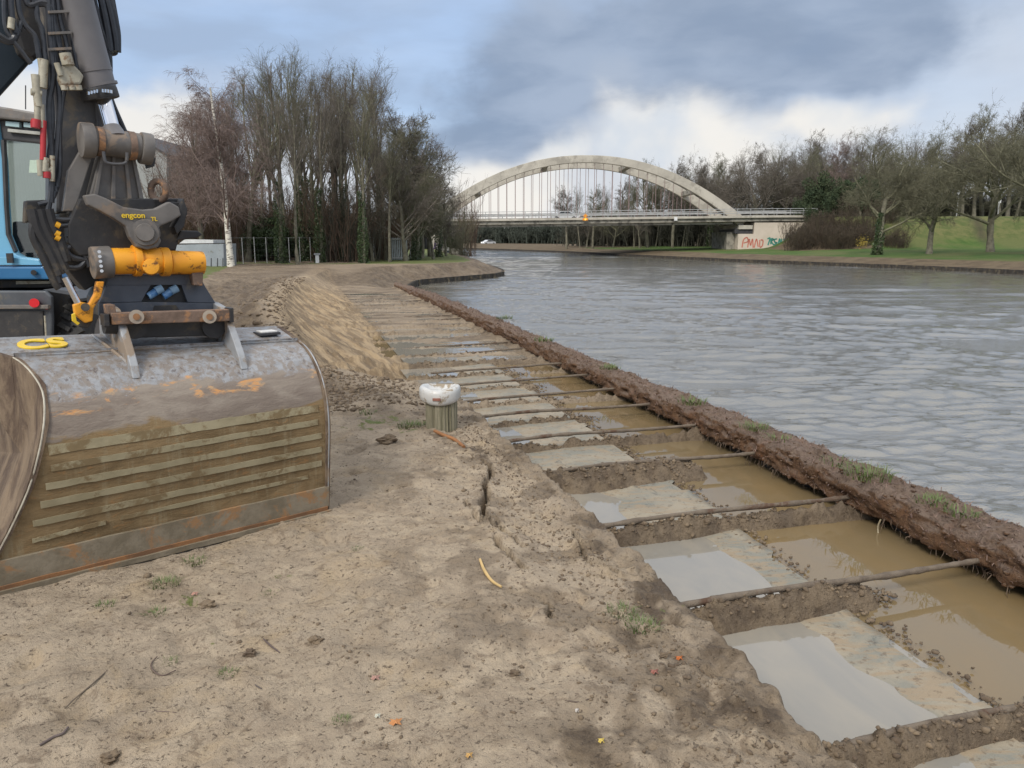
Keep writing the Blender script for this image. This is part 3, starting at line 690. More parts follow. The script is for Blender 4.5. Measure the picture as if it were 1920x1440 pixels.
# loose clods: uncountable crumbs (one stuff object) ---------------------
def clod_template(seed):
    bm = bmesh.new(); bmesh.ops.create_icosphere(bm, subdivisions=1, radius=1)
    rg = random.Random(seed); V = []
    for v in bm.verts: V.append(Vector((v.co.x*rg.uniform(.5, 1.5), v.co.y*rg.uniform(.6, 1.35), v.co.z*rg.uniform(.5, 1.3))))
    Fc = [[v.index for v in f.verts] for f in bm.faces]; bm.free(); return np.array(V), np.array(Fc)
temps = [clod_template(i) for i in range(6)]
def scatter(name, pos, size, mat_, flat=.65):
    Vs = []; Fs = []; o = 0
    for i, (p_, s_) in enumerate(zip(pos, size)):
        V, Fc = temps[i % 6]; a = RNG.uniform(0, 6.28); ca, sa = math.cos(a), math.sin(a)
        q = V*np.array([s_, s_*RNG.uniform(.6, 1.0), s_*flat]); q = np.stack([q[:, 0]*ca-q[:, 1]*sa, q[:, 0]*sa+q[:, 1]*ca, q[:, 2]], -1)
        Vs.append(q+p_); Fs.append(Fc+o); o += len(V)
    me = npmesh(name, np.vstack(Vs), np.vstack(Fs), False); return link(name, me, mat_)
M_clod = simple('clod_earth', (.105, .074, .048), (.20, .148, .095), .95, 9, bump=.8, bdist=.01)
P = []; S = []
def addp(x, y, s_, lift=.2):
    P.append((x, y, s_)); S.append(s_)
n = 0
for k, ry in enumerate(ROD_Y[:12]):
    for i in range(520 if k < 5 else 260):
        x = RNG.uniform(1.9, 3.4 if k not in (4, 2) else 3.45); wd = .10 if k != 4 else .20
        addp(x, ry+RNG.normal(0, wd*.5), abs(RNG.normal(0, .009))+.004)
for i in range(2600):
    y = RNG.uniform(1.8, 9); x = 1.55-abs(RNG.normal(0, .28)); addp(x, y, abs(RNG.normal(0, .006))+.002)
for i in range(2600):
    d_ = RNG.uniform(2.2, 9); a = RNG.uniform(-.75, .3); x, y = d_*math.sin(a), d_*math.cos(a)
    if x < 1.5 and fbm(x*1.3, y*1.3, 3, 170) > -.06: addp(x, y, abs(RNG.normal(.003, .004))+.002)
for i in range(1800):
    y = RNG.uniform(7.6, 9.3); x = RNG.normal(.3, .6); 
    if x < 1.5: addp(x, y, abs(RNG.normal(0, .014))+.004)
for i in range(1600):
    y = RNG.uniform(9, 34); x = float(crest(np.array([y]))[0])-abs(RNG.normal(0, .6)); addp(x, y, abs(RNG.normal(0, .022))+.006)
for i in range(1300):
    y = RNG.uniform(2, 12); x = float(np.interp(y, [1, 4, 6, 20], [2.95, 3.0, 3.1, 3.15]))+RNG.normal(0, .06); addp(x, y, abs(RNG.normal(.008, .006))+.003)
A = np.array(P); Z = ground_z(A[:, 0].copy(), A[:, 1].copy())
inner = (A[:, 0] > 2.95) & (A[:, 0] < 3.35); Z = np.where(inner & (Z < -.40), -.40, Z)
keep = ~((Z < -.45) & (A[:, 0] > 1.85))
pos = np.stack([A[:, 0], A[:, 1], Z+A[:, 2]*.12], -1)[keep]
tagit(scatter('mud_clods', pos, A[keep, 2], M_clod), kind='stuff')
# crumbs on the wall
pos = []; sz = []
for i in range(3000):
    y = RNG.uniform(1, 22); j = RNG.integers(0, len(prof_)); iy = min(int(np.searchsorted(wy, y)), len(wy)-1)
    pos.append((WX[iy, j]+RNG.normal(0, .006), WY[iy, j], WZ[iy, j])); sz.append(abs(RNG.normal(.008, .006))+.003)
cr = scatter('crumbs', np.array(pos), np.array(sz), M_crust, .9); cr.parent = wall; cr.matrix_parent_inverse = wall.matrix_basis.inverted(); cr['kind'] = 'stuff'

# individual bits on the mud ---------------------------------------------
def lump(px, py, r_, label, mt=None):
    q = on(px, py, 0); q.z = gz(q.x, q.y); bm = bmesh.new(); bmesh.ops.create_icosphere(bm, subdivisions=3, radius=1)
    sd_ = px
    for v in bm.verts:
        n_ = 1+1.3*float(fbm(v.co.x*2.2+sd_, v.co.y*2.2+v.co.z*2.9, 4, 180)); v.co = Vector((v.co.x*r_*n_, v.co.y*r_*.75*n_, v.co.z*r_*.6*n_)) + Vector((q.x, q.y, q.z+r_*.3))
    return tagit(done('mud_clod', bm, mt or M_clod), label, 'mud clod', 'single clods lying on the mud')
lump(727, 836, .075, 'dark mud clod on its own left of the bollard'); lump(388, 1133, .038, 'oblong dark clod beside the pink leaf'); lump(592, 1196, .03, 'small dark clod in the middle of the bare mud')
lump(470, 1220, .026, 'flat clod left of the short dark twig'); lump(205, 108+1300, .03, 'dark clod at the bottom left'); lump(965, 1262, .022, 'little bluish dark clod near the bottom centre'); lump(1245, 1222, .018, 'black crumb below the mossy tuft')
M_leaf = {}
def leaf(px, py, s_, colr, label):
    q = on(px, py, 0); q.z = gz(q.x, q.y)+.008; bm = bmesh.new(); pts = []
    for i in range(14):
        a = i/14*6.283; rr = s_*(1 if i % 2 else .55)*(1+.3*math.sin(a)); pts.append(bm.verts.new((q.x+rr*math.cos(a), q.y+rr*math.sin(a), q.z+.006*math.sin(a*3))))
    c_ = bm.verts.new((q.x, q.y, q.z+.01))
    for i in range(14): bm.faces.new((pts[i], pts[(i+1) % 14], c_))
    tagit(done('fallen_leaf', bm, simple('leaf', colr, rough=.7)), label, 'leaf', 'fallen leaves on the mud')
leaf(742, 1350, .026, (.46, .20, .07), 'orange leaf at the bottom centre of the mud'); leaf(1275, 1217, .018, (.45, .13, .03), 'orange leaf on the crumbling pit edge'); leaf(365, 1112, .017, (.5, .27, .2), 'pink leaf below the bucket blade')
leaf(708, 1340, .012, (.6, .6, .5), 'pale scrap just left of the orange leaf'); leaf(1082, 1328, .008, (.7, .65, .6), 'tiny white scrap near the bottom right of the mud'); leaf(704, 1262, .02, (.42, .24, .19), 'faded pinkish leaf left of centre'); leaf(1228, 1250, .02, (.3, .12, .09), 'dull red leaf below the orange one on the edge')
leaf(880, 1440-30, .014, (.5, .3, .1), 'yellowish leaf at the bottom edge'); leaf(1128, 1385, .013, (.6, .45, .1), 'yellow sliver of leaf near the bottom right')
def stick(name, pts, r_, colr, label, cat='stick', taper=.5):
    W_ = []
    for (px, py) in pts:
        q = on(px, py, 0); z = gz(q.x, q.y); q = on(px, py, z); W_.append((q.x, q.y, z+r_*1.2))
    bm = bmesh.new(); bm_pipe(bm, W_, r_, 7, 5, rfun=lambda s_: r_*(1-taper*abs(s_-.4)))
    tagit(done(name, bm, simple('stick_bark', colr, rough=.7), smooth=True), label, cat, 'sticks lying on the mud')
stick('peeled_stick', [(900, 1052), (908, 1072), (922, 1092), (940, 1104)], .0085, (.58, .40, .17), 'pale peeled stick, slightly bent, in the middle of the mud')
stick('twig', [(198, 1262), (170, 1287), (140, 1312), (122, 1330)], .003, (.13, .10, .07), 'long thin dark twig at the lower left'); stick('twig', [(492, 1198), (508, 1213), (525, 1226)], .004, (.11, .08, .07), 'short dark twig right of the tuft')
stick('twig', [(472, 1282), (490, 1293)], .003, (.10, .08, .07), 'very short twig below the short dark one'); stick('twig', [(330, 1258), (305, 1268), (287, 1258), (284, 1245), (295, 1232)], .003, (.13, .09, .07), 'looped thin twig curled round a small tuft')
stick('twig', [(262, 1335), (300, 1335), (330, 1337)], .002, (.14, .10, .08), 'thin straight twig under the looped one'); stick('twig', [(75, 1400), (100, 1385), (118, 1378), (128, 1366)], .005, (.12, .09, .08), 'dark splinter in the rut at the far lower left')
stick('twig', [(1060, 1325-10), (1085, 1318), (1105, 1312)], .003, (.10, .07, .05), 'short root fibre near the white scrap')
# rusty scrap by the bollard
stick('rusty_scrap', [(815, 812), (832, 820), (852, 828), (870, 842)], .016, (.30, .13, .045), 'bent rusty orange strip in front of the bollard', 'scrap metal', .2)

# bollard ------------------------------------------------------------------
bq = on(828, 800, 0); bq.z = gz(bq.x, bq.y)
boll = thing('mooring_bollard', bq, 'wooden mooring bollard with a white cap standing on the mud', 'bollard')
M_wood, t, p = material('weathered_wood'); co = t.new('ShaderNodeTexCoord').outputs['Object']
g_ = t.noise(t.scale(co, (30, 30, 1.6)), 1.2, 6, .7, .3); t.put(p, 'Base Color', t.mix(t.ramp(g_, .36, .64), (.135, .125, .075), (.31, .275, .19)))
p.inputs['Roughness'].default_value = .9; t.put(p, 'Normal', t.bump(g_, .7, .01))
def post(bm):
    n = 56; rings = []
    for z in (-.12, 0, .1, .2, .29):
        rings.append([bm.verts.new((bq.x+math.cos(a)*r_, bq.y+math.sin(a)*r_, bq.z+z)) for j in range(n) for a in [j/n*6.2832] for r_ in [.143+.006*math.sin(j*2.9)-(.012 if j % 9 == 0 else 0)]])
    for A_, B_ in zip(rings, rings[1:]):
        for j in range(n): bm.faces.new((A_[j], A_[(j+1) % n], B_[(j+1) % n], B_[j]))
    bm.faces.new(rings[-1])
part('post', M_wood, boll, post, smooth=True)
M_cap = simple('white_cap', (.62, .60, .56), (.52, .52, .50), .35, 8, bump=.1, dirt=(.30, .24, .17), dirt_amt=.42, dscale=7)
def cap(bm):
    ctrl = [(.0, .365), (.06, .362), (.10, .372), (.135, .40), (.165, .405), (.186, .38), (.188, .33), (.178, .285), (.155, .262), (.12, .26)]
    C = catmull([(a, 0, b) for a, b in ctrl], 4); n = 48; rings = []
    for q in C:
        ring = []
        for j in range(n):
            a = j/n*6.2832; dr = 1+.05*math.cos(a-2.6); hz_ = .012*math.cos(2*a+.6)*(q.x/.18)
            ring.append(bm.verts.new((bq.x+math.cos(a)*q.x*dr, bq.y+math.sin(a)*q.x*dr, bq.z+q.z+hz_)))
        rings.append(ring)
    for A_, B_ in zip(rings[1:], rings[2:]):
        for j in range(n): bm.faces.new((A_[j], A_[(j+1) % n], B_[(j+1) % n], B_[j]))
    bm.faces.new(rings[1])
part('cap', M_cap, boll, cap, smooth=True)
def slot(bm):
    d_ = (Vector((0, 0, 0))-Vector((bq.x, bq.y, 0))).normalized(); d_.rotate(Euler((0, 0, -.22))); c_ = Vector((bq.x, bq.y, bq.z+.318))+d_*.186
    bm_box(bm, c_, (.014, .072, .026), d_.to_track_quat('X', 'Z').to_matrix())
part('slot', simple('rust_slot', (.30, .13, .09), (.17, .07, .05), .8), boll, slot, bevel=.004)

# white marker post on the far mound
mp = on(595, 489, .15)
def mpost(bm): bm_box(bm, (0, 0, .13), (.2, .2, .62)); bm_box(bm, (0, 0, .46), (.36, .3, .12))
M_white = simple('white_paint', (.7, .7, .68), (.6, .6, .58), .5, 4)
mpo = thing('marker_post', mp, 'small white marker post on top of the soil mound', 'post'); 
part('body', M_white, mpo, lambda bm: bm_box(bm, (mp.x, mp.y, mp.z+.1), (.24, .22, .6)), bevel=.02); part('lid', simple('grey_lid', (.35, .36, .36)), mpo, lambda bm: bm_box(bm, (mp.x, mp.y, mp.z+.45), (.42, .34, .11)), bevel=.02)

# ------------------------------------------------------------------ trees
def bark(name, a, b, sc=3, ):
    return simple(name, a, b, .95, sc, bump=0)
M_bark = bark('bark_grey', (.19, .175, .125), (.11, .10, .07))
M_twig = bark('twigs_grey', (.18, .155, .125), (.10, .085, .066))
M_twig_red = bark('twigs_red', (.25, .185, .16), (.15, .11, .095))
M_twig_ol = bark('twigs_olive', (.19, .18, .115), (.105, .10, .062))
M_brush = bark('brushwood', (.16, .108, .072), (.085, .055, .04), 1.5)
M_bramble = bark('bramble', (.105, .075, .05), (.055, .045, .03), 1.5)
M_dkbrush = bark('dark_brush', (.075, .07, .05), (.045, .045, .032), .3)
M_birch, t, p = material('birch_bark'); co = t.new('ShaderNodeTexCoord').outputs['Object']
t.put(p, 'Base Color', t.mix(t.ramp(t.noise(t.scale(co, (1, 1, 2.5)), 3.5, 5, .7), .5, .6), (.68, .64, .55), (.13, .11, .09))); p.inputs['Roughness'].default_value = .8
M_ivy, t, p = material('ivy_leaves'); co = t.new('ShaderNodeNewGeometry').outputs['Position']
t.put(p, 'Base Color', t.mix(t.ramp(t.noise(co, 1.4, 4, .6), .35, .65), (.03, .055, .018), (.07, .10, .035))); p.inputs['Roughness'].default_value = .5
M_ever = bark('evergreen', (.03, .05, .022), (.055, .07, .03), 1.0)
M_yel = bark('yellow_leaves', (.42, .30, .05), (.30, .24, .06), 1.0)

def perp(D):
    a = np.cross(D, np.array([0, 0, 1.0])); l = np.linalg.norm(a, axis=1, keepdims=True)
    a = np.where(l < .05, np.array([1.0, 0, 0]), a/np.maximum(l, 1e-6)); return a, np.cross(D, a)
def unit(V): return V/np.maximum(np.linalg.norm(V, axis=-1, keepdims=True), 1e-9)
def grow(rg, P0, D, L, R0, nseg, jit, trop, rend=.35):
    """grow all branches of one level at once; returns segment list and polylines"""
    n = len(P0); pts = [P0]; rad = [R0]; D = D.copy(); dirs = [D]
    for k in range(nseg):
        D = unit(D + rg.normal(0, jit, D.shape) + np.array([0, 0, trop])[None, :])
        pts.append(pts[-1] + D*(L/nseg)[:, None]); rad.append(R0*(1-(1-rend)*(k+1)/nseg)); dirs.append(D)
    return np.stack(pts, 1), np.stack(rad, 1), np.stack(dirs, 1)
def prisms(PT, RD, sides):
    """tapered tubes through polylines PT (n,k,3)"""
    n, k, _ = PT.shape; D = unit(np.diff(PT, axis=1)); D = np.concatenate([D, D[:, -1:]], 1)
    a, b = perp(D.reshape(-1, 3)); a = a.reshape(n, k, 3); b = b.reshape(n, k, 3)
    th = np.arange(sides)/sides*2*np.pi
    V = PT[:, :, None, :] + RD[:, :, None, None]*(a[:, :, None, :]*np.cos(th)[None, None, :, None] + b[:, :, None, :]*np.sin(th)[None, None, :, None])
    idx = np.arange(n*k*sides).reshape(n, k, sides); nx = np.roll(idx, -1, 2)
    Fq = np.stack([idx[:, :-1], nx[:, :-1], nx[:, 1:], idx[:, 1:]], -1).reshape(-1, 4)
    return V.reshape(-1, 3), Fq
def spawn(rg, PT, RD, DR, L, m, t0, t1, ang, lr, rr, shape=None, up=0.0):
    n, k, _ = PT.shape
    t_ = rg.uniform(t0, t1, (n, m)) if t1 > t0 else np.full((n, m), t0); f = t_*(k-1); i0 = np.minimum(f.astype(int), k-2); fr = f-i0
    r_ = np.arange(n)[:, None]
    P_ = PT[r_, i0]*(1-fr)[..., None] + PT[r_, i0+1]*fr[..., None]; rad = RD[r_, i0]*(1-fr)+RD[r_, i0+1]*fr
    D = DR[r_, np.minimum(i0+1, k-1)]; Df = D.reshape(-1, 3); a, b = perp(Df); az = rg.uniform(0, 2*np.pi, len(Df))
    an = R(ang)*rg.uniform(.7, 1.3, len(Df)); side = a*np.cos(az)[:, None]+b*np.sin(az)[:, None]
    nd = unit(Df*np.cos(an)[:, None]+side*np.sin(an)[:, None]+np.array([0, 0, up]))
    sh = np.ones_like(t_) if shape is None else shape(t_)
    LL = (L[:, None]*lr*sh*rg.uniform(.65, 1.2, (n, m))).ravel()
    return P_.reshape(-1, 3), nd, LL, np.minimum(rad.ravel()*rr, rad.ravel())
def tree_meshes(seed, H, tr, levels, bole=.3, lean=.02, tjit=.04, minr=.009, tend=.25, tseg=9):
    """levels: list of (children, t0, t1, angle, length ratio, radius ratio, segs, jitter, tropism, shape)"""
    rg = np.random.default_rng(seed)
    P0 = np.zeros((1, 3)); D = unit(np.array([[rg.normal(0, lean), rg.normal(0, lean), 1.0]]))
    PT, RD, DR = grow(rg, P0-np.array([[0, 0, .3]]), D, np.array([H]), np.array([tr]), tseg, tjit, .03, tend)
    RD[:, 0] *= 1.25
    tv = prisms(PT, RD, 9); L = np.array([H]); Vs = []; Fs = []; o = 0
    for (m, t0, t1, ang, lr, rr, sg, jit, trop, shp) in levels:
        P_, D, LL, RR = spawn(rg, PT, RD, DR, L, m, t0, t1, ang, lr, rr, shp)
        RR = np.maximum(RR, minr); PT, RD, DR = grow(rg, P_, D, LL, RR, sg, jit, trop, .45); RD = np.maximum(RD, minr*.6); L = LL
        V, Fq = prisms(PT, RD, 5 if RR.mean() > .03 else 3); Vs.append(V); Fs.append(Fq+o); o += len(V)
    return npmesh('trunk', *tv), npmesh('branches', np.vstack(Vs), np.vstack(Fs))
def leafcloud(seed, fn, n, s_):
    rg = np.random.default_rng(seed); C = fn(rg, n); n = len(C); a = unit(rg.normal(size=(n, 3))); b = unit(np.cross(a, rg.normal(size=(n, 3)))); z = s_*rg.uniform(.6, 1.3, (n, 1))
    V = np.stack([C-a*z, C-b*z*.6, C+a*z, C+b*z*.6], 1).reshape(-1, 3); return npmesh('leaves', V, np.arange(4*n).reshape(-1, 4), False)
def ivy_mesh(seed, H, r_):
    def fn(rg, n):
        h = H*rg.random(n)**1.25; a = rg.uniform(0, 6.283, n); w_ = r_*(1.0+.9*vn(h*1.1, a*.8, seed))*(1-.5*h/H); rr = w_*rg.uniform(.6, 1.15, n)
        return np.stack([rr*np.cos(a), rr*np.sin(a), h], -1)
    me = leafcloud(seed, fn, 2600, .09); me.name = 'ivy'; return me
up_ = lambda t_: 1.15-.75*t_
mid_ = lambda t_: .55+1.1*t_*(1.35-t_)
G = []   # grove trees: tall, ascending
for s_ in range(4):
    G.append(tree_meshes(20+s_, 16, .215, [(18, .42, .98, 24, .38, .45, 7, .055, .06, up_), (7, .15, .97, 30, .48, .5, 4, .09, .06, None), (5, .2, .97, 34, .55, .6, 3, .11, .04, None), (2, .3, .95, 36, .6, .7, 2, .12, .03, None)], lean=.05, tjit=.035, minr=.0075))
for s_ in range(2):   # forked grove trees with a low fork
    G.append(tree_meshes(40+s_, 9, .24, [(6, .45, 1, 18, .95, .62, 7, .06, .06, None), (10, .2, .98, 30, .36, .5, 5, .09, .05, up_), (6, .15, .97, 34, .5, .55, 3, .12, .04, None), (4, .3, .95, 36, .6, .7, 2, .14, .02, None)], lean=.04, tend=.6, tseg=6))
O = []   # spreading oaks
for s_ in range(3):
    O.append(tree_meshes(60+s_, 7.0, .34, [(9, .42, 1, 46, .95, .55, 8, .12, .035, None), (8, .25, .98, 42, .46, .52, 6, .16, .02, None), (7, .2, .97, 42, .5, .55, 4, .18, .01, None), (7, .2, .97, 42, .55, .65, 3, .2, .0, None), (3, .3, .95, 45, .5, .8, 2, .2, .0, None)], lean=.05, tjit=.06, tend=.6, tseg=6))
U = []   # upright roadside trees with rounded heads
for s_ in range(3):
    U.append(tree_meshes(80+s_, 9.5, .26, [(20, .22, .98, 42, .52, .45, 7, .09, .05, up_), (8, .2, .98, 38, .45, .5, 5, .13, .03, None), (7, .2, .97, 40, .5, .6, 3, .15, .02, None), (5, .2, .97, 42, .55, .7, 2, .18, .02, None)], lean=.04, tjit=.05, tend=.25))
B = [tree_meshes(100, 13.5, .22, [(34, .2, .98, 38, .33, .38, 8, .06, .02, up_), (9, .15, .98, 38, .45, .5, 5, .1, -.05, None), (6, .15, .97, 36, .6, .6, 4, .08, -.16, None), (4, .2, .97, 30, .75, .8, 3, .06, -.3, None)], lean=.03, tjit=.02, minr=.007)]
def shrub_mesh(seed, H, n, rad, sub=5, ang=24, minr=.010):
    rg = np.random.default_rng(seed); a = rg.uniform(0, 6.283, n); r_ = rad*np.sqrt(rg.random(n)); P0 = np.stack([r_*np.cos(a), r_*np.sin(a), -.1+0*a], -1)
    D = unit(np.stack([np.cos(a)*.28*rg.random(n), np.sin(a)*.28*rg.random(n), np.ones(n)], -1)); L = H*rg.uniform(.5, 1.05, n)
    PT, RD, DR = grow(rg, P0, D, L, np.full(n, .022), 5, .09, .02, .3); RD = np.maximum(RD, minr); V, Fq = prisms(PT, RD, 3); Vs = [V]; Fs = [Fq]; o = len(V)
    for m in (sub, 4):
        P_, D, LL, RR = spawn(rg, PT, RD, DR, L, m, .15, .98, ang, .35, .7); PT, RD, DR = grow(rg, P_, D, LL, np.maximum(RR, minr), 3, .14, .03, .5); L = LL
        V, Fq = prisms(PT, RD, 3); Vs.append(V); Fs.append(Fq+o); o += len(V)
    return npmesh('stems', np.vstack(Vs), np.vstack(Fs))
SHR = [shrub_mesh(1, 4.2, 46, 1.3), shrub_mesh(2, 5.5, 40, 1.1), shrub_mesh(3, 2.4, 60, 1.5, 6, 40)]
IVY = [ivy_mesh(1, 7.5, .42), ivy_mesh(2, 5.0, .38)]
def evergreen(seed):
    def fn(rg, n):
        c_ = rg.normal(0, 1, (26, 3))*np.array([.75, .75, .8])+np.array([0, 0, 2.1]); c_[:, 2] = np.abs(c_[:, 2]); s_ = rg.uniform(.3, .75, 26)
        k = rg.integers(0, 26, n); d = unit(rg.normal(size=(n, 3)))*(rg.random((n, 1))**.4)*s_[k][:, None]; return c_[k]+d
    me = leafcloud(seed, fn, 5200, .10); me.name = 'foliage'; return me
EV = [evergreen(5), evergreen(6)]
def mk_tree(proto, loc, sc, rz, label, kind_, group, tm=M_twig, bm_=M_bark, ivy=None, sxy=None):
    o = thing(kind_, (0, 0, 0), label, 'tree', group)
    for me, nm_, mt in ((proto[0], 'trunk', bm_), (proto[1], 'branches', tm)):
        q = bpy.data.objects.new(nm_, me); COL.objects.link(q); q.parent = o
        if len(me.materials) == 0: me.materials.append(None)
        q.material_slots[0].link = 'OBJECT'; q.material_slots[0].material = mt
    if ivy is not None:
        q = bpy.data.objects.new('ivy', ivy); COL.objects.link(q); q.parent = o
        if len(ivy.materials) == 0: ivy.materials.append(M_ivy)
    o.location = loc; o.scale = ((sxy or sc), (sxy or sc), sc); o.rotation_euler = (0, 0, rz); return o
def mk_bush(me, loc, sc, rz, label, mt, kind_='bare_shrub', cat='shrub', group=None):
    o = bpy.data.objects.new(kind_, me); COL.objects.link(o)
    if len(me.materials) == 0: me.materials.append(None)
    o.material_slots[0].link = 'OBJECT'; o.material_slots[0].material = mt
    o.location = loc; o.scale = sc if isinstance(sc, tuple) else (sc,)*3; o.rotation_euler = (0, 0, rz); return tagit(o, label, cat, group)
def top_h(px, ytop, d, z0):            # height needed to reach image row ytop
    return at(px, ytop, d).z-z0
def ordw(i): return ORD[i] if i < len(ORD) else '%d-th' % (i+1)
cache = {}
def hmax(me):
    if me.name not in cache:
        a = np.empty(len(me.vertices)*3, dtype=np.float32); me.vertices.foreach_get('co', a); cache[me.name] = float(a.reshape(-1, 3)[:, 2].max())
    return cache[me.name]
rt = random.Random(5)
# left grove: (px, distance, top row)
grove = [(372, 60, 170, 0), (395, 66, 140, 1), (462, 57, 120, 4), (490, 62, 95, 2), (525, 53, 92, 5), (540, 64, 78, 0), (566, 58, 80, 3), (585, 66, 72, 1), (612, 60, 92, 2), (628, 70, 100, 0), (645, 57, 120, 3), (662, 64, 96, 1), (690, 62, 88, 2), (706, 70, 100, 0), (722, 60, 140, 3), (742, 66, 165, 1), (757, 63, 185, 4), (772, 70, 215, 2), (790, 66, 240, 0), (806, 72, 275, 5), (822, 70, 300, 3), (836, 74, 340, 1),
         (508, 70, 130, 1), (600, 55, 140, 0), (680, 54, 150, 3), (730, 56, 210, 0), (760, 58, 250, 2), (556, 50.5, 165, 3), (476, 70, 150, 2), (438, 68, 150, 0), (346, 70, 215, 5), (334, 64, 265, 2), (420, 75, 165, 3), (650, 76, 110, 4), (780, 61, 280, 5), (812, 63, 330, 4),
         (575, 72, 110, 2), (635, 66, 130, 4), (668, 72, 115, 0), (698, 57, 170, 2), (715, 66, 125, 5), (745, 73, 180, 0), (590, 61, 120, 5), (548, 69, 100, 4), (515, 66, 110, 0), (450, 63, 150, 3)]
grove = [(a, b, c_+(28 if a >= 735 else 0), 'U%d' % (d_ % 3) if a >= 735 else d_) for a, b, c_, d_ in grove]
grove.sort(key=lambda q: q[0])
for i, (px, d, yt, pi) in enumerate(grove):
    b0 = at(px, 446, d); z0 = float(ground_z(np.array([b0.x]), np.array([b0.y]))[0]) if d < 90 else 0
    b0.z = z0; Hn = top_h(px, yt, d, z0); gp = U[int(pi[1])] if isinstance(pi, str) else G[pi]; s_ = Hn/hmax(gp[1]); iv = IVY[i % 2] if (560 < px < 640 or i % 4 == 0) and px > 450 else None
    mk_tree(gp, b0, s_, rt.uniform(0, 6.28), 'bare tree of the left bank grove, %s from the left' % ordw(i), 'alder_tree', 'bare trees of the left bank grove', [M_twig, M_twig_ol, M_twig][i % 3] if px > 440 else M_twig_red, M_bark, iv, s_*(1.05 if isinstance(pi, str) else .98))
# the birch in front
bb = at(430, 446, 47); bb.z = gz(bb.x, bb.y); bh = max(v.co.z for v in B[0][1].vertices); bs = top_h(400, 115, 47, bb.z)/bh
mk_tree(B[0], bb, bs, .6, 'white barked birch with reddish drooping twigs in front of the grove', 'birch_tree', None, M_twig_red, M_birch, None, bs*1.2)
b2 = at(378, 446, 52); b2.z = gz(b2.x, b2.y); mk_tree(B[0], b2, bs*.93, 2.7, 'reddish birch crown left of the white barked birch', 'birch_tree', None, M_twig_red, M_bark, None, bs*1.15)
# brush under the grove
for i in range(54):
    px = 325+i*7.8+rt.uniform(-8, 8); d = rt.uniform(55, 76); b0 = at(px, 446, d); b0.z = gz(b0.x, b0.y)
    mk_bush(SHR[i % 2], b0, (1.15, 1.15, rt.uniform(.75, 1.25)*(1.15 if px < 460 else 1.0)*(.75 if px > 700 else 1)), rt.uniform(0, 6), 'brown bare undergrowth bush beneath the left grove, %s from the left' % ordw(i), M_brush if (i % 3 or px < 450) else M_dkbrush, group='undergrowth beneath the left grove')
for i, (px, d, s_) in enumerate([(478, 58, .8), (500, 60, .9), (520, 62, .75), (588, 59, .9), (545, 66, .7), (850, 85, .7)]):
    b0 = at(px, 446, d); b0.z = gz(b0.x, b0.y); mk_bush(EV[i % 2], b0, (s_, s_, s_*.9), i, 'dark evergreen bush at the foot of the left grove, %s from the left' % ordw(i), M_ivy, 'evergreen_bush', 'bush', 'evergreen bushes in the left grove')
# bushes on the headland beside the water
for i, (px, d, s_) in enumerate([(862, 80, 1.15), (872, 88, 1.3), (848, 84, 1.0), (880, 84, .9), (838, 90, 1.1)]):
    b0 = at(px, 446, d); b0.z = -.2; mk_bush(SHR[i % 2], b0, (.75, .75, s_*1.0), i*1.3, 'yellowish bare bush on the headland by the water, %s from the near side' % ordw(i), M_brush if i % 2 else M_twig_ol, group='bushes on the headland')

# right bank trees: (px, d, top row, kind, look)
right = [(1648, 88, 238, 'O', 0, M_twig_ol, 'spreading bare oak standing on the lawn at the right end of the bramble slope'), (1745, 86, 246, 'O', 2, M_twig_ol, 'bare tree on the lawn between the leaning oak and the tall right tree'), (1860, 86, 192, 'O', 1, M_twig_ol, 'tall bare tree on the lawn near the right edge'),
         (1418, 136, 262, 'O', 1, M_twig, 'wide crowned bare oak above the right end of the bridge'), (1955, 74, 165, 'O', 2, M_twig_ol, 'large bare tree cut off by the right edge of the picture')]
SETS = {'O': O, 'U': U, 'G': G}
for (px, d, yt, k_, i_, mt, lb) in right:
    b0 = at(px, 446, d); z0 = float(far_z(np.array([b0.x]), np.array([b0.y]))[0]); b0.z = z0; pr_ = SETS[k_][i_]; s_ = top_h(px, yt, d, z0)/hmax(pr_[1])
    mk_tree(pr_, b0, s_, rt.uniform(0, 6.28), lb, 'oak_tree' if k_ == 'O' else 'lime_tree', None, mt, M_bark, IVY[1] if px == 1648 else None, s_*(1.12 if k_ == 'O' else 1.3))
back = []
for px, yt in [(1062, 352), (1088, 345), (1112, 352), (1140, 345), (1165, 338), (1190, 330), (1215, 305), (1240, 292), (1262, 300), (1285, 300), (1308, 312), (1332, 300), (1352, 292), (1378, 280), (1448, 268), (1470, 275), (1492, 262), (1512, 272), (1530, 268), (1552, 270), (1578, 262), (1600, 252), (1625, 262), (1690, 250), (1705, 262), (1725, 255), (1775, 262), (1800, 240), (1822, 232), (1840, 215), (1885, 210), (1900, 195), (1925, 190), (1960, 200), (1230, 340), (1280, 345), (1320, 335), (1465, 300), (1540, 300), (1590, 290), (1100, 380), (1150, 375), (1200, 365), (1440, 285), (1460, 290), (1482, 285), (1500, 280), (1520, 292), (1565, 280), (1615, 280), (1640, 270), (1665, 275), (1680, 290), (1715, 280), (1735, 275), (1760, 270), (1790, 262), (1812, 260), (1850, 245), (1870, 240), (1905, 230), (1940, 215), (1300, 320), (1345, 312), (1365, 305), (1395, 300)]:
    back.append((px, yt))
back.sort()
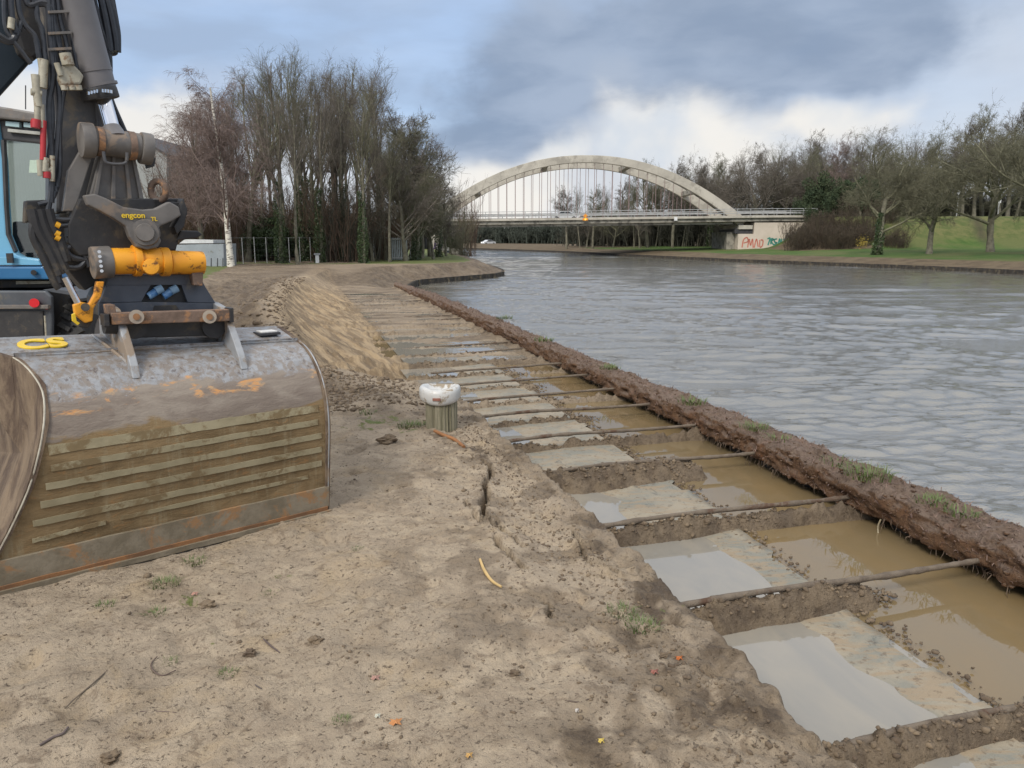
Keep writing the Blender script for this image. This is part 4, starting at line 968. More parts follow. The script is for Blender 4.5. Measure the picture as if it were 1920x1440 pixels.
for i, (px, yt) in enumerate(back):
    d = rt.uniform(136, 150) if px > 1400 else rt.uniform(142, 172)
    if px > 1760: d = rt.uniform(128, 140)
    yt -= 22 if px > 1350 else 8
    b0 = at(px, 446, d); z0 = float(far_z(np.array([b0.x]), np.array([b0.y]))[0]); b0.z = z0; k_ = 'G' if i % 3 == 1 else ('U' if i % 3 == 0 else 'O'); pr_ = SETS[k_][i % 3]
    s_ = top_h(px, yt, d, z0)/hmax(pr_[1]); mt = M_twig_red if 1530 < px < 1570 else [M_twig, M_twig_ol][i % 2]
    mk_tree(pr_, b0, s_, rt.uniform(0, 6.28), 'bare tree in the row behind the bridge and embankment, %s from the left' % ordw(i), 'bare_tree', 'bare trees behind the bridge and embankment', mt, M_bark, IVY[0] if px in (1552, 1600, 1512, 1332) else None, s_*.9)
# ivy clad dark bushes and brambles on the end slope
for i, (px, d, s_, zz) in enumerate([(1505, 122, 1.9, 4.2), (1528, 121, 2.3, 4.3), (1548, 120, 2.6, 4.4), (1575, 121, 2.0, 4.3), (1598, 119, 2.3, 4.2), (1622, 120, 2.0, 4.0), (1560, 117, 1.6, 3.4), (1520, 117, 1.3, 3.2), (1640, 116, 1.3, 3.0)]):
    b0 = at(px, 446, d); b0.z = float(far_z(np.array([b0.x]), np.array([b0.y]))[0])-.3; mk_bush(EV[i % 2], b0, (s_*.55, s_*.55, s_*.72), i*2, 'dark ivy clad thicket at the end of the bridge railing, %s from the left' % ordw(i), M_ever, 'ivy_thicket', 'bush', 'ivy thickets by the bridge end')
for i, (px, yt) in enumerate([(1512, 335), (1552, 320), (1600, 330), (1548, 300)]):
    b0 = at(px, 446, 121); b0.z = 4.4; 
for i in range(34):
    px = 1490+i*5.9; d = rt.uniform(106, 117); b0 = at(px, 446, d); b0.z = float(far_z(np.array([b0.x]), np.array([b0.y]))[0])-.2
    s_ = .9 if px > 1470 else .7
    mk_bush(SHR[2 if i % 3 else 0], b0, (1.0, 1.0, s_*rt.uniform(.8, 1.5)*(1 if i % 3 else .8)), i, 'reddish brown bramble on the slope beside the graffiti wall, %s from the left' % ordw(i), M_bramble, 'bramble_bush', 'bush', 'brambles on the slope beside the graffiti wall')
yb = at(1618, 446, 104); yb.z = .2
mk_bush(leafcloud(77, lambda rg, n: rg.normal(0, .5, (n, 3))*np.array([1, 1, 1.2])+np.array([0, 0, 1.2]), 300, .10), yb, .7, 0, 'small yellow leaved bush at the foot of the brambles', M_yel, 'yellow_bush', 'bush')
# hedge and far woods
def woods(name, pts, H_, depth, n, label, mt, minr=.03, seed=3):
    rg = np.random.default_rng(seed); seg = rg.integers(0, len(pts)-1, n); f = rg.random(n)[:, None]; A_ = np.array([tuple(p)[:2] for p in pts]); P0 = A_[seg]*(1-f)+A_[seg+1]*f + rg.normal(0, depth, (n, 2))
    P0 = np.concatenate([P0, np.zeros((n, 1))], 1); h = H_*rg.uniform(.6, 1.05, n); D = unit(np.stack([rg.normal(0, .12, n), rg.normal(0, .12, n), np.ones(n)], -1))
    PT, RD, DR = grow(rg, P0, D, h, np.full(n, minr*3), 4, .06, .02, .3); V, Fq = prisms(PT, RD, 4); Vs = [V]; Fs = [Fq]; o = len(V)
    for m, l_, a_ in ((12, .34, 38), (6, .5, 42)):
        Pq, D, LL, RR = spawn(rg, PT, RD, DR, h, m, .08, 1, a_, l_, .6); PT, RD, DR = grow(rg, Pq, D, LL, np.full(len(LL), minr), 2, .15, .02, .6); h = LL; V, Fq = prisms(PT, RD, 3); Vs.append(V); Fs.append(Fq+o); o += len(V)
    me = npmesh(name, np.vstack(Vs), np.vstack(Fs)); return tagit(link(name, me, mt), kind='stuff')
woods('far_woods', [at(560, 446, 250), at(880, 446, 262), at(1000, 446, 235), at(1120, 446, 215), at(1300, 446, 200)], 5.2, 3.5, 1500, '', simple('far_wood_haze', (.075, .085, .065), (.05, .06, .045), .95, .2, bump=0), .06, 3)  # distant haze mixed into the colour of these trees
woods('woodland_edge', [at(1085, 446, 178), at(1200, 446, 166), at(1345, 446, 152), at(1430, 446, 150)], 6.0, 3, 700, '', M_dkbrush, .035, 4)
woods('roadside_scrub', [at(1440, 446, 150), at(1660, 446, 150), at(1800, 446, 150), at(2000, 446, 146)], 8.5, 2.5, 800, '', M_dkbrush, .04, 5)
for me_ in bpy.data.meshes: pass

# ------------------------------------------------------------------ bridge
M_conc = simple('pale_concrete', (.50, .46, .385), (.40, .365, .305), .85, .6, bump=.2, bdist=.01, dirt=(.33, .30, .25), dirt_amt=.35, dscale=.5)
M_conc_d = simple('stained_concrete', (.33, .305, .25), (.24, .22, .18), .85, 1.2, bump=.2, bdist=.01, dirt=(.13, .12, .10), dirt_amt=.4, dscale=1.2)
M_abut = simple('painted_abutment', (.62, .53, .44), (.55, .475, .38), .85, .5, bump=.15)
M_hang = simple('hanger_steel', (.30, .20, .18), (.22, .16, .15), .6, 3, bump=0)
M_rail = simple('railing_steel', (.42, .42, .41), (.32, .32, .31), .5, 3, bump=0)
M_darkst = simple('dark_steel', (.05, .048, .05), (.03, .03, .032), .6, 3, bump=0)
br = thing('arch_bridge', uw(12, 125, 0), 'pale concrete arch bridge carrying a road across the canal', 'bridge')
DF, DB = 119.0, 131.0
def zdeck(u): return 4.5+.55*max(0, min(1, (u+5)/45.))
def ubox(bm, u0, u1, d0, d1, zlo, zhi, n=24):
    """box along u whose bottom/top follow functions"""
    ring = []
    for i in range(n+1):
        u = u0+(u1-u0)*i/n; a = zlo(u); b = zhi(u); ring.append([bm.verts.new(uw(u, d, z)) for d, z in ((d0, a), (d1, a), (d1, b), (d0, b))])
    for A_, B_ in zip(ring, ring[1:]):
        for j in range(4): bm.faces.new((A_[j], A_[(j+1) % 4], B_[(j+1) % 4], B_[j]))
    bm.faces.new(ring[0]); bm.faces.new(ring[-1][::-1])
UL, UR = -22.0, 46.0
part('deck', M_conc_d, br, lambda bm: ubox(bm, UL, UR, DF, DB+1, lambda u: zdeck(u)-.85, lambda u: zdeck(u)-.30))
part('edge_beam', M_conc, br, lambda bm: ubox(bm, UL, UR, DF-.35, DF-.003, lambda u: zdeck(u)-.32, lambda u: zdeck(u)))
part('edge_beam', M_conc, br, lambda bm: ubox(bm, UL, UR, DB+1.003, DB+1.35, lambda u: zdeck(u)-.32, lambda u: zdeck(u)))
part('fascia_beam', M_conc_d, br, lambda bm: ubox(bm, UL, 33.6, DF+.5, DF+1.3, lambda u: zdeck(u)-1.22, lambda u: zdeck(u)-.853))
UC, HW, ZA = (1092-960)/F*120*1.02, 24.3, 13.95
def arch(bm, d):
    n = 60; ring = []
    for i in range(n+1):
        a = -1+2*i/n; u = UC+HW*a; z = 4.4+(ZA-4.4)*(1-abs(a)**2.08); s_ = -(ZA-4.4)*2*a/HW; L_ = math.hypot(1, s_); nx_, nz_ = -s_/L_, 1/L_; th = .53+.17*abs(a)
        ring.append([bm.verts.new(uw(u+nx_*k*th, dd, z-.55+nz_*k*th)) for dd, k in ((d-.45, -1), (d+.45, -1), (d+.45, 1), (d-.45, 1))])
    for A_, B_ in zip(ring, ring[1:]):
        for j in range(4): bm.faces.new((A_[j], A_[(j+1) % 4], B_[(j+1) % 4], B_[j]))
    bm.faces.new(ring[0]); bm.faces.new(ring[-1][::-1])
def zarch(u): 
    a = (u-UC)/HW; return 4.4+(ZA-4.4)*(1-abs(a)**2.08)-.55
DA, DBk = 120.6, 130.4
part('arch_rib', M_conc, br, lambda bm: arch(bm, DA), bevel=.05); part('arch_rib', M_conc, br, lambda bm: arch(bm, DBk), bevel=.05)
for u in (-5.7, 5.1, 17.9, 28.2):
    z = zarch(u)-.1; q = part('cross_beam', M_conc_d, br, lambda bm: bm_box(bm, uw(u, (DA+DBk)/2, z), (.9, DBk-DA-.9, .7), Matrix.Rotation(-YAW, 3, 'Z')))
for d in (DA, DBk):
    for i in range(33):
        u = UC-HW*.88+HW*1.76*i/32; zt = zarch(u)-.5
        if zt < 5.6: continue
        part('hanger', M_hang, br, lambda bm: bm_tube(bm, uw(u, d, zdeck(u)-.3), uw(u, d, zt), .04, n=6))
def railing(d, u0=UL, u1=UR):
    def f(bm):
        n = int((u1-u0)/2)
        for i in range(n+1):
            u = u0+(u1-u0)*i/n; bm_box(bm, uw(u, d, zdeck(u)+.5), (.07, .07, 1.0))
        for h in (.35, .68, 1.0): ubox(bm, u0, u1, d-.04, d+.04, lambda u: zdeck(u)+h-.04, lambda u: zdeck(u)+h+.04)
    part('railing', M_rail, br, f)
railing(DF-.15); railing(DB+1.15)
def guard(bm):
    ubox(bm, UL, UR, DA+1.0, DA+1.08, lambda u: zdeck(u)+.35, lambda u: zdeck(u)+.62)
    for i in range(17): u = UL+i*4.1; bm_box(bm, uw(u, DA+1.15, zdeck(u)+.2), (.1, .1, .8))
part('guard_rail', M_rail, br, guard)
# right abutment with graffiti, a dark block as shade in its bearing gap, and pier
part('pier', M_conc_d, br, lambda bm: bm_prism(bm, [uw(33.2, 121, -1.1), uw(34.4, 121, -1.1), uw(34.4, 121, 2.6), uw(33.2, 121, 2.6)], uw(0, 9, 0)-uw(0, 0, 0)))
part('bearing_shade', M_darkst, br, lambda bm: bm_prism(bm, [uw(34.0, 119.6, 2.35), uw(36.7, 119.6, 2.35), uw(36.7, 119.6, 3.0), uw(34.0, 119.6, 3.0)], uw(0, 9, 0)-uw(0, 0, 0)))
part('bearing_block', M_conc, br, lambda bm: bm_prism(bm, [uw(34.5, 119.35, 3.003), uw(36.6, 119.35, 3.003), uw(36.6, 119.35, 3.6), uw(34.5, 119.35, 3.6)], uw(0, 9, 0)-uw(0, 0, 0)))
part('abutment_wall', M_abut, br, lambda bm: bm_prism(bm, [uw(34.45, 119.2, -1.0), uw(48, 119.2, -1.0), uw(48, 119.2, 4.0), uw(36.8, 119.2, 4.0), uw(36.8, 119.2, 2.3), uw(34.45, 119.2, 2.3)], uw(0, 10, 0)-uw(0, 0, 0)))
part('footing', M_darkst, br, lambda bm: bm_prism(bm, [uw(33.0, 118.6, -1.3), uw(38.2, 118.6, -1.3), uw(36.5, 118.6, -.15), uw(33.0, 118.6, -.1)], uw(0, .5, 0)-uw(0, 0, 0)))
# graffiti: painted strokes standing 1 cm proud of the wall
def graffiti(name, colr, strokes, wd, u0, z0, sx, sz, d=119.2):
    def f(bm):
        for st in strokes:
            C = catmull([(u0+x*sx, 0, z0+z*sz) for x, z in st], 5)
            for i in range(len(C)-1):
                a, b = C[i], C[i+1]; t_ = (b-a).normalized(); n_ = Vector((-t_.z, 0, t_.x))*wd
                bm_prism(bm, [uw(q.x, d-.012, q.z) for q in (a-n_, b-n_+t_*wd*.5, b+n_+t_*wd*.5, a+n_)], uw(0, .009, 0)-uw(0, 0, 0))
    part(name, simple('spray_paint', colr, rough=.7, bump=0), br, f)
graffiti('graffiti', (.62, .20, .14), [[(0, 0), (.2, 1), (.8, 1.3), (1, .8), (.3, .6)], [(1, 0), (1.2, 1.1), (1.5, .3), (1.8, 1.1), (2, 0)], [(2.2, 0), (2.5, 1.1), (2.9, .1)], [(3.1, 1.0), (3.2, .1), (3.6, .2), (3.7, .9), (3.3, 1)]], .09, 35.1, .25, .85, 1.15)
graffiti('graffiti', (.07, .30, .24), [[(0, 1), (.5, 1.1), (.2, .1)], [(.7, .2), (.8, 1), (1.2, .9), (.8, .6), (1.3, .1)], [(1.9, 1), (1.4, .9), (1.5, .5), (1.9, .4), (1.4, .1)], [(2.1, 0), (2.4, 1), (2.6, 0)], [(2.8, 1), (2.85, .1), (3.3, .2), (3.2, 1)]], .11, 38.9, .55, .78, 1.0)
graffiti('graffiti', (.10, .12, .13), [[(0, 0), (.5, 1.2), (1, .2)], [(.4, .4), (1.5, 1.2)], [(1.2, 0), (1.6, 1.3), (2.1, .7), (1.4, .5)], [(2.0, .9), (2.8, 1.9)], [(2.2, .5), (3.0, 1.3), (2.6, 1.7)]], .09, 41.5, 1.0, .75, 1.15)
# left abutment
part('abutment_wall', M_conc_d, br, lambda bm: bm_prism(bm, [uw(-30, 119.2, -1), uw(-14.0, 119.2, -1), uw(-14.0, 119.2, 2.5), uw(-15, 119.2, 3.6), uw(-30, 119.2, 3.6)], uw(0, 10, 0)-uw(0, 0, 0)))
part('pier', M_conc, br, lambda bm: bm_prism(bm, [uw(-12.6, 119.4, -1.2), uw(-10.2, 119.4, -1.2), uw(-10.2, 119.4, 2.2), uw(-12.6, 119.4, 2.2)], uw(0, 9, 0)-uw(0, 0, 0)))
part('pier', M_conc_d, br, lambda bm: bm_prism(bm, [uw(-9.6, 119.6, -1.2), uw(-8.2, 119.6, -1.2), uw(-8.2, 119.6, 3.2), uw(-9.6, 119.6, 3.2)], uw(0, 9, 0)-uw(0, 0, 0)))
part('bearing_shade', M_darkst, br, lambda bm: bm_prism(bm, [uw(-12.7, 119.3, 2.25), uw(-9.9, 119.3, 2.25), uw(-9.9, 119.3, 2.75), uw(-12.7, 119.3, 2.75)], uw(0, 9, 0)-uw(0, 0, 0)))  # solid dark block stands in for the shade above the left pier
graffiti('graffiti', (.16, .10, .22), [[(0, 0), (.3, 1), (.7, .2), (1, 1), (1.3, 0)], [(1.5, 1), (1.6, .1), (2.0, .2)], [(2.1, 0), (2.3, .9), (2.6, .1)]], .07, -12.5, -.3, .75, 1.2, 119.4)
# navigation lamps on the edge beam
M_or = simple('orange_sign', (.75, .30, .03), (.6, .22, .02), .5, 3, bump=0)
def navs(bm):
    c_ = uw(11.05, DF-.5, zdeck(11)-.25); rt_ = Matrix.Rotation(-YAW, 3, 'Z'); bm_box(bm, c_, (.8, .1, .35), rt_); bm_box(bm, c_+Vector((0, 0, .5)), (.5, .08, .5), rt_ @ Matrix.Rotation(R(45), 3, 'Y'))
part('navigation_sign', M_or, br, navs, bevel=.02)
def em(name, colr, st):
    m, t, p = material(name); p.inputs['Base Color'].default_value = (*colr, 1); p.inputs['Emission Color'].default_value = (*colr, 1); p.inputs['Emission Strength'].default_value = st; return m
part('navigation_lamp', em('lamp_amber', (1, .5, .08), .7), br, lambda bm: bm_tube(bm, uw(11.05, DF-.6, zdeck(11)-.25), uw(11.05, DF-.75, zdeck(11)-.25), .16, n=14))
part('navigation_plate', M_white, br, lambda bm: bm_box(bm, uw(24.7, DF-.42, zdeck(24.7)-.35), (.5, .08, .55), Matrix.Rotation(-YAW, 3, 'Z')), bevel=.02)

# cars ---------------------------------------------------------------------
M_cw = simple('white_car_paint', (.62, .63, .64), (.56, .57, .58), .25, 2, bump=0); M_glass_d = simple('dark_glass', (.03, .035, .04), (.02, .025, .03), .1, 2, bump=0); M_tyre = simple('tyre_rubber', (.025, .024, .024), (.04, .038, .035), .85, 12, bump=.3)
M_rim = simple('alloy', (.3, .3, .31), rough=.4, metal=.6, bump=0)
def car(loc, rz, label, paint, van=False):
    """loc is the ground point, length along local x"""
    T = Matrix.Translation(loc) @ Matrix.Rotation(rz, 4, 'Z'); o = thing('parked_car' if not van else 'white_van', loc, label, 'car' if not van else 'van')
    X_ = lambda x, y, z: T @ Vector((x, y, z))
    h = 1.45 if not van else 2.3
    side = [(-2.15, .32), (-2.2, .75), (-2.0, .92), (-1.3, 1.0), (-.75, h-.05), (.65, h), (1.35, 1.0), (2.0, .86), (2.2, .6), (2.15, .3)] if not van else [(-2.4, .35), (-2.45, 2.1), (-2.2, h), (1.2, h), (1.8, 1.2), (2.4, 1.0), (2.45, .35)]
    part('body', paint, o, lambda bm: bm_prism(bm, [X_(x, -.85, z) for x, z in side], (T.to_3x3() @ Vector((0, 1.7, 0)))), bevel=.06)
    win = [(-1.12, 1.0), (-.7, h-.1), (.58, h-.08), (1.15, 1.0)] if not van else [(.5, 1.2), (.5, 2.0), (1.2, 2.0), (1.6, 1.25)]
    for s_ in (-1, 1): part('window', M_glass_d, o, lambda bm: bm_prism(bm, [X_(x, s_*.852, z) for x, z in win], T.to_3x3() @ Vector((0, s_*.01, 0))))
    for x in (-1.35, 1.35):
        for s_ in (-1, 1):
            wq = part('wheel', M_tyre, o, lambda bm: bm_tube(bm, X_(x, s_*.68, .32), X_(x, s_*.88, .32), .32, n=20)); part('rim', M_rim, wq, lambda bm: bm_tube(bm, X_(x, s_*.86, .32), X_(x, s_*.89, .32), .19, n=14))
    for s_ in (-1, 1): part('headlight', em('headlamp', (1, .95, .85), 1.2), o, lambda bm: bm_box(bm, X_(2.16, s_*.6, .72), (.1, .3, .15), T.to_3x3()))
    return o
car(uw(8.3, 123.4, zdeck(8)-.298), -YAW, 'white car driving across the middle of the bridge', M_cw)
car(uw(27.5*.0-3.6*0-7.1, 235, -.35), R(200), 'distant car with bright headlights on the far canal road', M_cw)
car(uw(17.0, 226, -.3), -YAW+.2, 'small white van parked below the bridge on the far bank', M_cw, True)
# street furniture on the right embankment
def pole(px, d, h, label, zb=None):
    b0 = at(px, 446, d); b0.z = float(far_z(np.array([b0.x]), np.array([b0.y]))[0]) if zb is None else zb; o = thing('road_post', b0, label, 'post')
    part('pole', M_rail, o, lambda bm: bm_tube(bm, b0+Vector((0, 0, -.2)), b0+Vector((0, 0, h)), .07, n=8)); part('plate', M_white, o, lambda bm: bm_box(bm, b0+Vector((0, 0, h)), (.5, .06, .45), Matrix.Rotation(-YAW, 3, 'Z'))); return o
pole(1789, 118, 3.6, 'slim white road post on top of the embankment between two lawn trees'); pole(1866, 118, 2.2, 'sign post on the embankment behind the tall lawn tree')

# left bank buildings ------------------------------------------------------
M_clad, t, p = material('grey_cladding'); co = t.new('ShaderNodeTexCoord').outputs['Object']
wv = t.new('ShaderNodeTexWave', wave_type='BANDS', bands_direction='X'); t.put(wv, 'Vector', co); wv.inputs['Scale'].default_value = 1.2
t.put(p, 'Base Color', t.mix(t.noise(co, .4, 4, .6), (.32, .325, .315), (.27, .275, .265))); t.put(p, 'Normal', t.bump(wv.outputs['Fac'], .3, .03)); p.inputs['Roughness'].default_value = .6
ha = thing('grey_hall', at(150, 446, 76), 'large grey clad hall with a dark roof edge behind the excavator', 'building')
def hall(bm):
    pr_ = [at(313, 500, 72), at(313, 291, 72), at(235, 246, 72), at(60, 262, 72), at(-420, 262, 72), at(-420, 500, 72)]; bm_prism(bm, pr_, uw(0, 22, 0)-uw(0, 0, 0))
part('wall', M_clad, ha, hall)
def rooft(bm):
    pts_ = [at(315, 289, 71.8), at(235, 243.5, 71.8), at(60, 259.5, 71.8), at(-420, 259.5, 71.8)]
    for a, b in zip(pts_, pts_[1:]): bm_prism(bm, [a, b, b+Vector((0, 0, -.18)), a+Vector((0, 0, -.18))], uw(0, 22.3, 0)-uw(0, 0, 0))
part('roof_edge', M_darkst, ha, rooft)
M_shed = simple('shed_steel', (.34, .37, .39), (.29, .32, .34), .55, 2, bump=0, dirt=(.2, .2, .17), dirt_amt=.2)
sh = thing('steel_shed', at(378, 490, 48), 'low grey steel shed left of the birch trunk', 'shed')
def shedf(bm): bm_prism(bm, [at(328, 505, 48), at(420, 502, 48), at(419, 457, 48), at(330, 459, 48)], uw(0, 2.2, 0)-uw(0, 0, 0))
part('body', M_shed, sh, shedf, bevel=.01); part('roof', M_white, sh, lambda bm: bm_prism(bm, [at(336, 456.5, 48.2), at(400, 456, 48.2), at(400, 450, 48.2), at(346, 449, 48.2)], uw(0, 1.9, 0)-uw(0, 0, 0)), bevel=.01)
def posts(bm):
    for px in (385, 396, 408, 418): bm_tube(bm, at(px, 504, 47.6), at(px, 484, 47.6), .03, n=6)
part('slat', M_darkst, sh, posts)
M_green = simple('green_sheet', (.03, .15, .06), (.02, .11, .045), .6, 2, bump=0)
gc_ = thing('green_container', at(390, 450, 62), 'dark green container behind the grey shed', 'container')
part('body', M_green, gc_, lambda bm: bm_prism(bm, [at(325, 500, 62), at(422, 500, 62), at(422, 431, 62), at(400, 427, 62), at(325, 427, 62)], uw(0, 2.4, 0)-uw(0, 0, 0)), bevel=.02)
part('rib', M_darkst, gc_, lambda bm: [bm_box(bm, at(px, 455, 61.95), (.08, .08, 2.2)) for px in (345, 372, 383)])
# fence along the grove
fe = thing('wire_fence', at(600, 480, 56), 'wire mesh fence with thin posts along the foot of the left grove', 'fence')
fp = [at(px, 446, d) for px, d in ((430, 52), (520, 54), (600, 57), (700, 60), (790, 64))]
for a, b in zip(fp, fp[1:]):
    for i in range(4):
        q = a.lerp(b, i/4); q.z = gz(q.x, q.y); part('post', M_rail, fe, lambda bm: bm_tube(bm, q, q+Vector((0, 0, 1.75)), .03, n=6))
def mesh_(bm):
    for a, b in zip(fp, fp[1:]):
        L_ = (b-a).length; n = int(L_/.22)
        for i in range(n):
            q = a.lerp(b, i/n); bm_tube(bm, (q.x, q.y, 0), (q.x, q.y, 1.7), .0025, n=3)
        for h in (.1, .5, .9, 1.3, 1.7): bm_tube(bm, (a.x, a.y, h), (b.x, b.y, h), .003 if h < 1.6 else .014, n=4)
part('mesh', simple('wire_grey', (.17, .18, .17), (.12, .13, .12), bump=0), fe, mesh_)
ga = thing('metal_gate', at(748, 480, 58), 'pale grey slatted gate panel at the right end of the fence', 'gate')
def gate(bm):
    for i in range(9): bm_box(bm, at(735+i*3.4, 446, 59)-Vector((0, 0, .82)), (.085, .04, 1.65), Matrix.Rotation(-YAW, 3, 'Z'))
part('slats', simple('gate_grey', (.30, .33, .33), (.25, .28, .28), .6), ga, gate); part('frame', M_rail, ga, lambda bm: [bm_tube(bm, at(734, 446, 58.9)+Vector((0, 0, h)), at(766, 446, 58.9)+Vector((0, 0, h)), .03, n=6) for h in (-1.5, -.1)])
# small white and blue cabin by the water
cb = thing('work_cabin', at(835, 476, 92), 'little white and blue cabin on the headland in front of the bridge pier', 'cabin')
part('body', simple('cabin_blue', (.09, .16, .24), (.07, .12, .19), .5, 2, bump=0), cb, lambda bm: bm_prism(bm, [at(832, 481, 92), at(842, 481, 92), at(842, 470, 92), at(832, 470, 92)], uw(0, 1.4, 0)-uw(0, 0, 0)))
part('roof', M_white, cb, lambda bm: bm_prism(bm, [at(830, 469.7, 91.8), at(844, 469.7, 91.8), at(844, 465, 91.8), at(830, 465, 91.8)], uw(0, 1.8, 0)-uw(0, 0, 0)), bevel=.02)

# ------------------------------------------------------------------ excavator bucket
A1 = math.atan2(.73, 1.57); E1 = Vector((math.cos(A1), math.sin(A1), 0)); E2 = Vector((math.sin(A1), -math.cos(A1), 0)); R0 = Vector((.10, 4.77, 0))
def Bp(s_, t_, z): return R0 - E1*s_ + E2*t_ + Vector((0, 0, z+.045*max(0, min(1.4, s_/1.4))*max(0, min(1, (z-.6)/.45))))
def bk(px, py, t_):
    """point seen at (px,py) lying in the upright plane t_ metres in front of the blade line"""
    a, f, b = ray(px, py); d = uw(a, f, b); o = Vector((0, 0, EYE)); n_ = E2; p0 = R0+E2*t_
    k = (p0-o).dot(n_)/d.dot(n_); return o+d*k
M_bucket, t, p = material('worn_bucket_steel')
co = t.new('ShaderNodeNewGeometry').outputs['Position']; zz_ = t.new('ShaderNodeSeparateXYZ', i_0=co).outputs[2]
lay = t.scale(co, (1.0, 1.0, 3.0)); a1 = t.noise(lay, 3.2, 7, .65, .5); a2 = t.noise(lay, 13, 6, .7, .4); a3 = t.noise(t.scale(co, (6, 6, .6)), 3.4, 6, .7, .3)
mudc = t.mix(t.ramp(a1, .36, .64), (.235, .16, .078), (.15, .10, .046)); mudc = t.mix(t.math('MULTIPLY', t.ramp(a3, .5, .7), .55), mudc, (.29, .235, .14)); mudc = t.mix(t.math('MULTIPLY', t.ramp(a2, .55, .68), .6), mudc, (.30, .16, .06))
browns = t.mix(t.ramp(a1, .38, .62), (.28, .235, .19), (.195, .155, .125))
paint = t.mix(t.ramp(a2, .35, .65), (.32, .325, .335), (.25, .25, .255)); paint = t.mix(t.math('MULTIPLY', t.ramp(a3, .42, .58), .72), paint, (.205, .16, .12)); paint = t.mix(t.math('MULTIPLY', t.ramp(t.noise(co, 24, 5, .7, .4), .57, .64), .7), paint, (.09, .07, .065))
zn = t.math('ADD', zz_, t.math('MULTIPLY', t.math('SUBTRACT', a1, .5), .28))
colr = t.mix(t.ramp(zn, .70, .74), mudc, browns)
rust = t.mix(t.ramp(a2, .4, .6), (.55, .27, .10), (.42, .28, .16))
colr = t.mix(t.math('MULTIPLY', t.ramp(zn, .845, .87), t.ramp(t.noise(lay, 4.3, 6, .7, .5), .52, .6)), colr, rust)
colr = t.mix(t.ramp(zn, .90, .925), colr, paint)
low = t.mix(t.ramp(a3, .4, .62), (.27, .255, .215), (.185, .165, .125)); colr = t.mix(t.math('SUBTRACT', 1.0, t.ramp(t.math('ADD', zz_, t.math('MULTIPLY', t.math('SUBTRACT', a2, .5), .05)), .15, .175)), colr, low)
t.put(p, 'Base Color', colr); t.put(p, 'Roughness', t.math('SUBTRACT', .85, t.math('MULTIPLY', t.ramp(zn, .88, .93), .42))); p.inputs['Metallic'].default_value = .1
t.put(p, 'Normal', t.bump(t.math('ADD', a2, a1), .5, .014))
M_cheek, t, p = material('muddy_side_plate'); co = t.new('ShaderNodeNewGeometry').outputs['Position']
q1 = t.noise(t.scale(co, (3, 3, 1), (R(20), 0, R(30))), 2.6, 7, .7, .6); t.put(p, 'Base Color', t.mix(t.ramp(q1, .38, .62), (.08, .052, .035), (.20, .145, .095))); p.inputs['Roughness'].default_value = .9; t.put(p, 'Normal', t.bump(q1, .8, .03))
M_strip = simple('worn_wear_strip', (.31, .265, .165), (.25, .21, .125), .75, 7, bump=.3, bdist=.006, dirt=(.175, .125, .062), dirt_amt=.42, dscale=5)
M_rust = simple('rust', (.30, .145, .06), (.19, .10, .05), .9, 9, bump=.4, bdist=.006)
M_rustbar = simple('rusty_brown', (.20, .135, .10), (.13, .088, .065), .85, 10, bump=.5, bdist=.006, dirt=(.34, .18, .09), dirt_amt=.4, dscale=8)
M_edge = simple('cutting_edge', (.25, .21, .15), (.165, .135, .09), .7, 8, bump=.4, bdist=.006, dirt=(.30, .17, .08), dirt_amt=.35, dscale=5)
M_grey = simple('scratched_grey', (.36, .37, .38), (.27, .275, .28), .5, 6, metal=.2, bump=.2, dirt=(.25, .195, .145), dirt_amt=.5, dscale=5)
buk = thing('excavator_bucket', Bp(.75, 0, 0), 'wide muddy ditch bucket with wear strips resting its blade on the mud', 'bucket')
PR = [(0.0, 0.0), (.012, .06), (.02, .14), (.032, .3), (.05, .5), (.052, .62), (.035, .73), (-.005, .83), (-.07, .92), (-.155, .99), (-.25, 1.03), (-.33, 1.05), (-.335, 1.052), (-.48, 1.085), (-.62, 1.11), (-.70, 1.115)]
SLz = [(0, 1.87), (.12, 1.78), (.3, 1.67), (.5, 1.57), (.66, 1.51), (.8, 1.46), (.95, 1.44), (1.045, 1.50), (1.085, 1.62), (1.12, 1.78)]
SRz = [(0, .0), (1.0, -.02), (1.2, -.05)]
ip = lambda tb, z: float(np.interp(z, [q[0] for q in tb], [q[1] for q in tb]))
PRC = [(q.x, q.z) for q in catmull([(a, 0, b) for a, b in PR], 3)]
def shell(bm):
    ns = 60
    def sheet_(off):
        rg_ = []
        for i, (t_, z) in enumerate(PRC):
            a = PRC[max(i-1, 0)]; b = PRC[min(i+1, len(PRC)-1)]; tx, tz = b[0]-a[0], b[1]-a[1]; L_ = math.hypot(tx, tz) or 1; nx_, nz_ = tz/L_, -tx/L_
            s0, s1 = ip(SRz, z), ip(SLz, z); row = []
            for j in range(ns+1):
                s_ = s0+(s1-s0)*j/ns; w_ = .006*float(fbm(s_*3, z*3, 2, 300)) if off == 0 else 0
                row.append(bm.verts.new(Bp(s_, t_-nx_*(off-w_) , z-nz_*(off-w_)*1)))
            rg_.append(row)
        return rg_
    o_, i_ = sheet_(0), sheet_(.022)
    for g, fl in ((o_, 0), (i_, 1)):
        for A_, B_ in zip(g, g[1:]):
            for j in range(ns): f_ = (A_[j], A_[j+1], B_[j+1], B_[j]); bm.faces.new(f_ if not fl else f_[::-1])
    for k in (0, -1):
        for j in range(ns): bm.faces.new((o_[k][j], o_[k][j+1], i_[k][j+1], i_[k][j]))
    for j in (0, -1):
        for a in range(len(o_)-1): bm.faces.new((o_[a][j], o_[a+1][j], i_[a+1][j], i_[a][j]))
shl = part('shell', M_bucket, buk, shell, smooth=True)
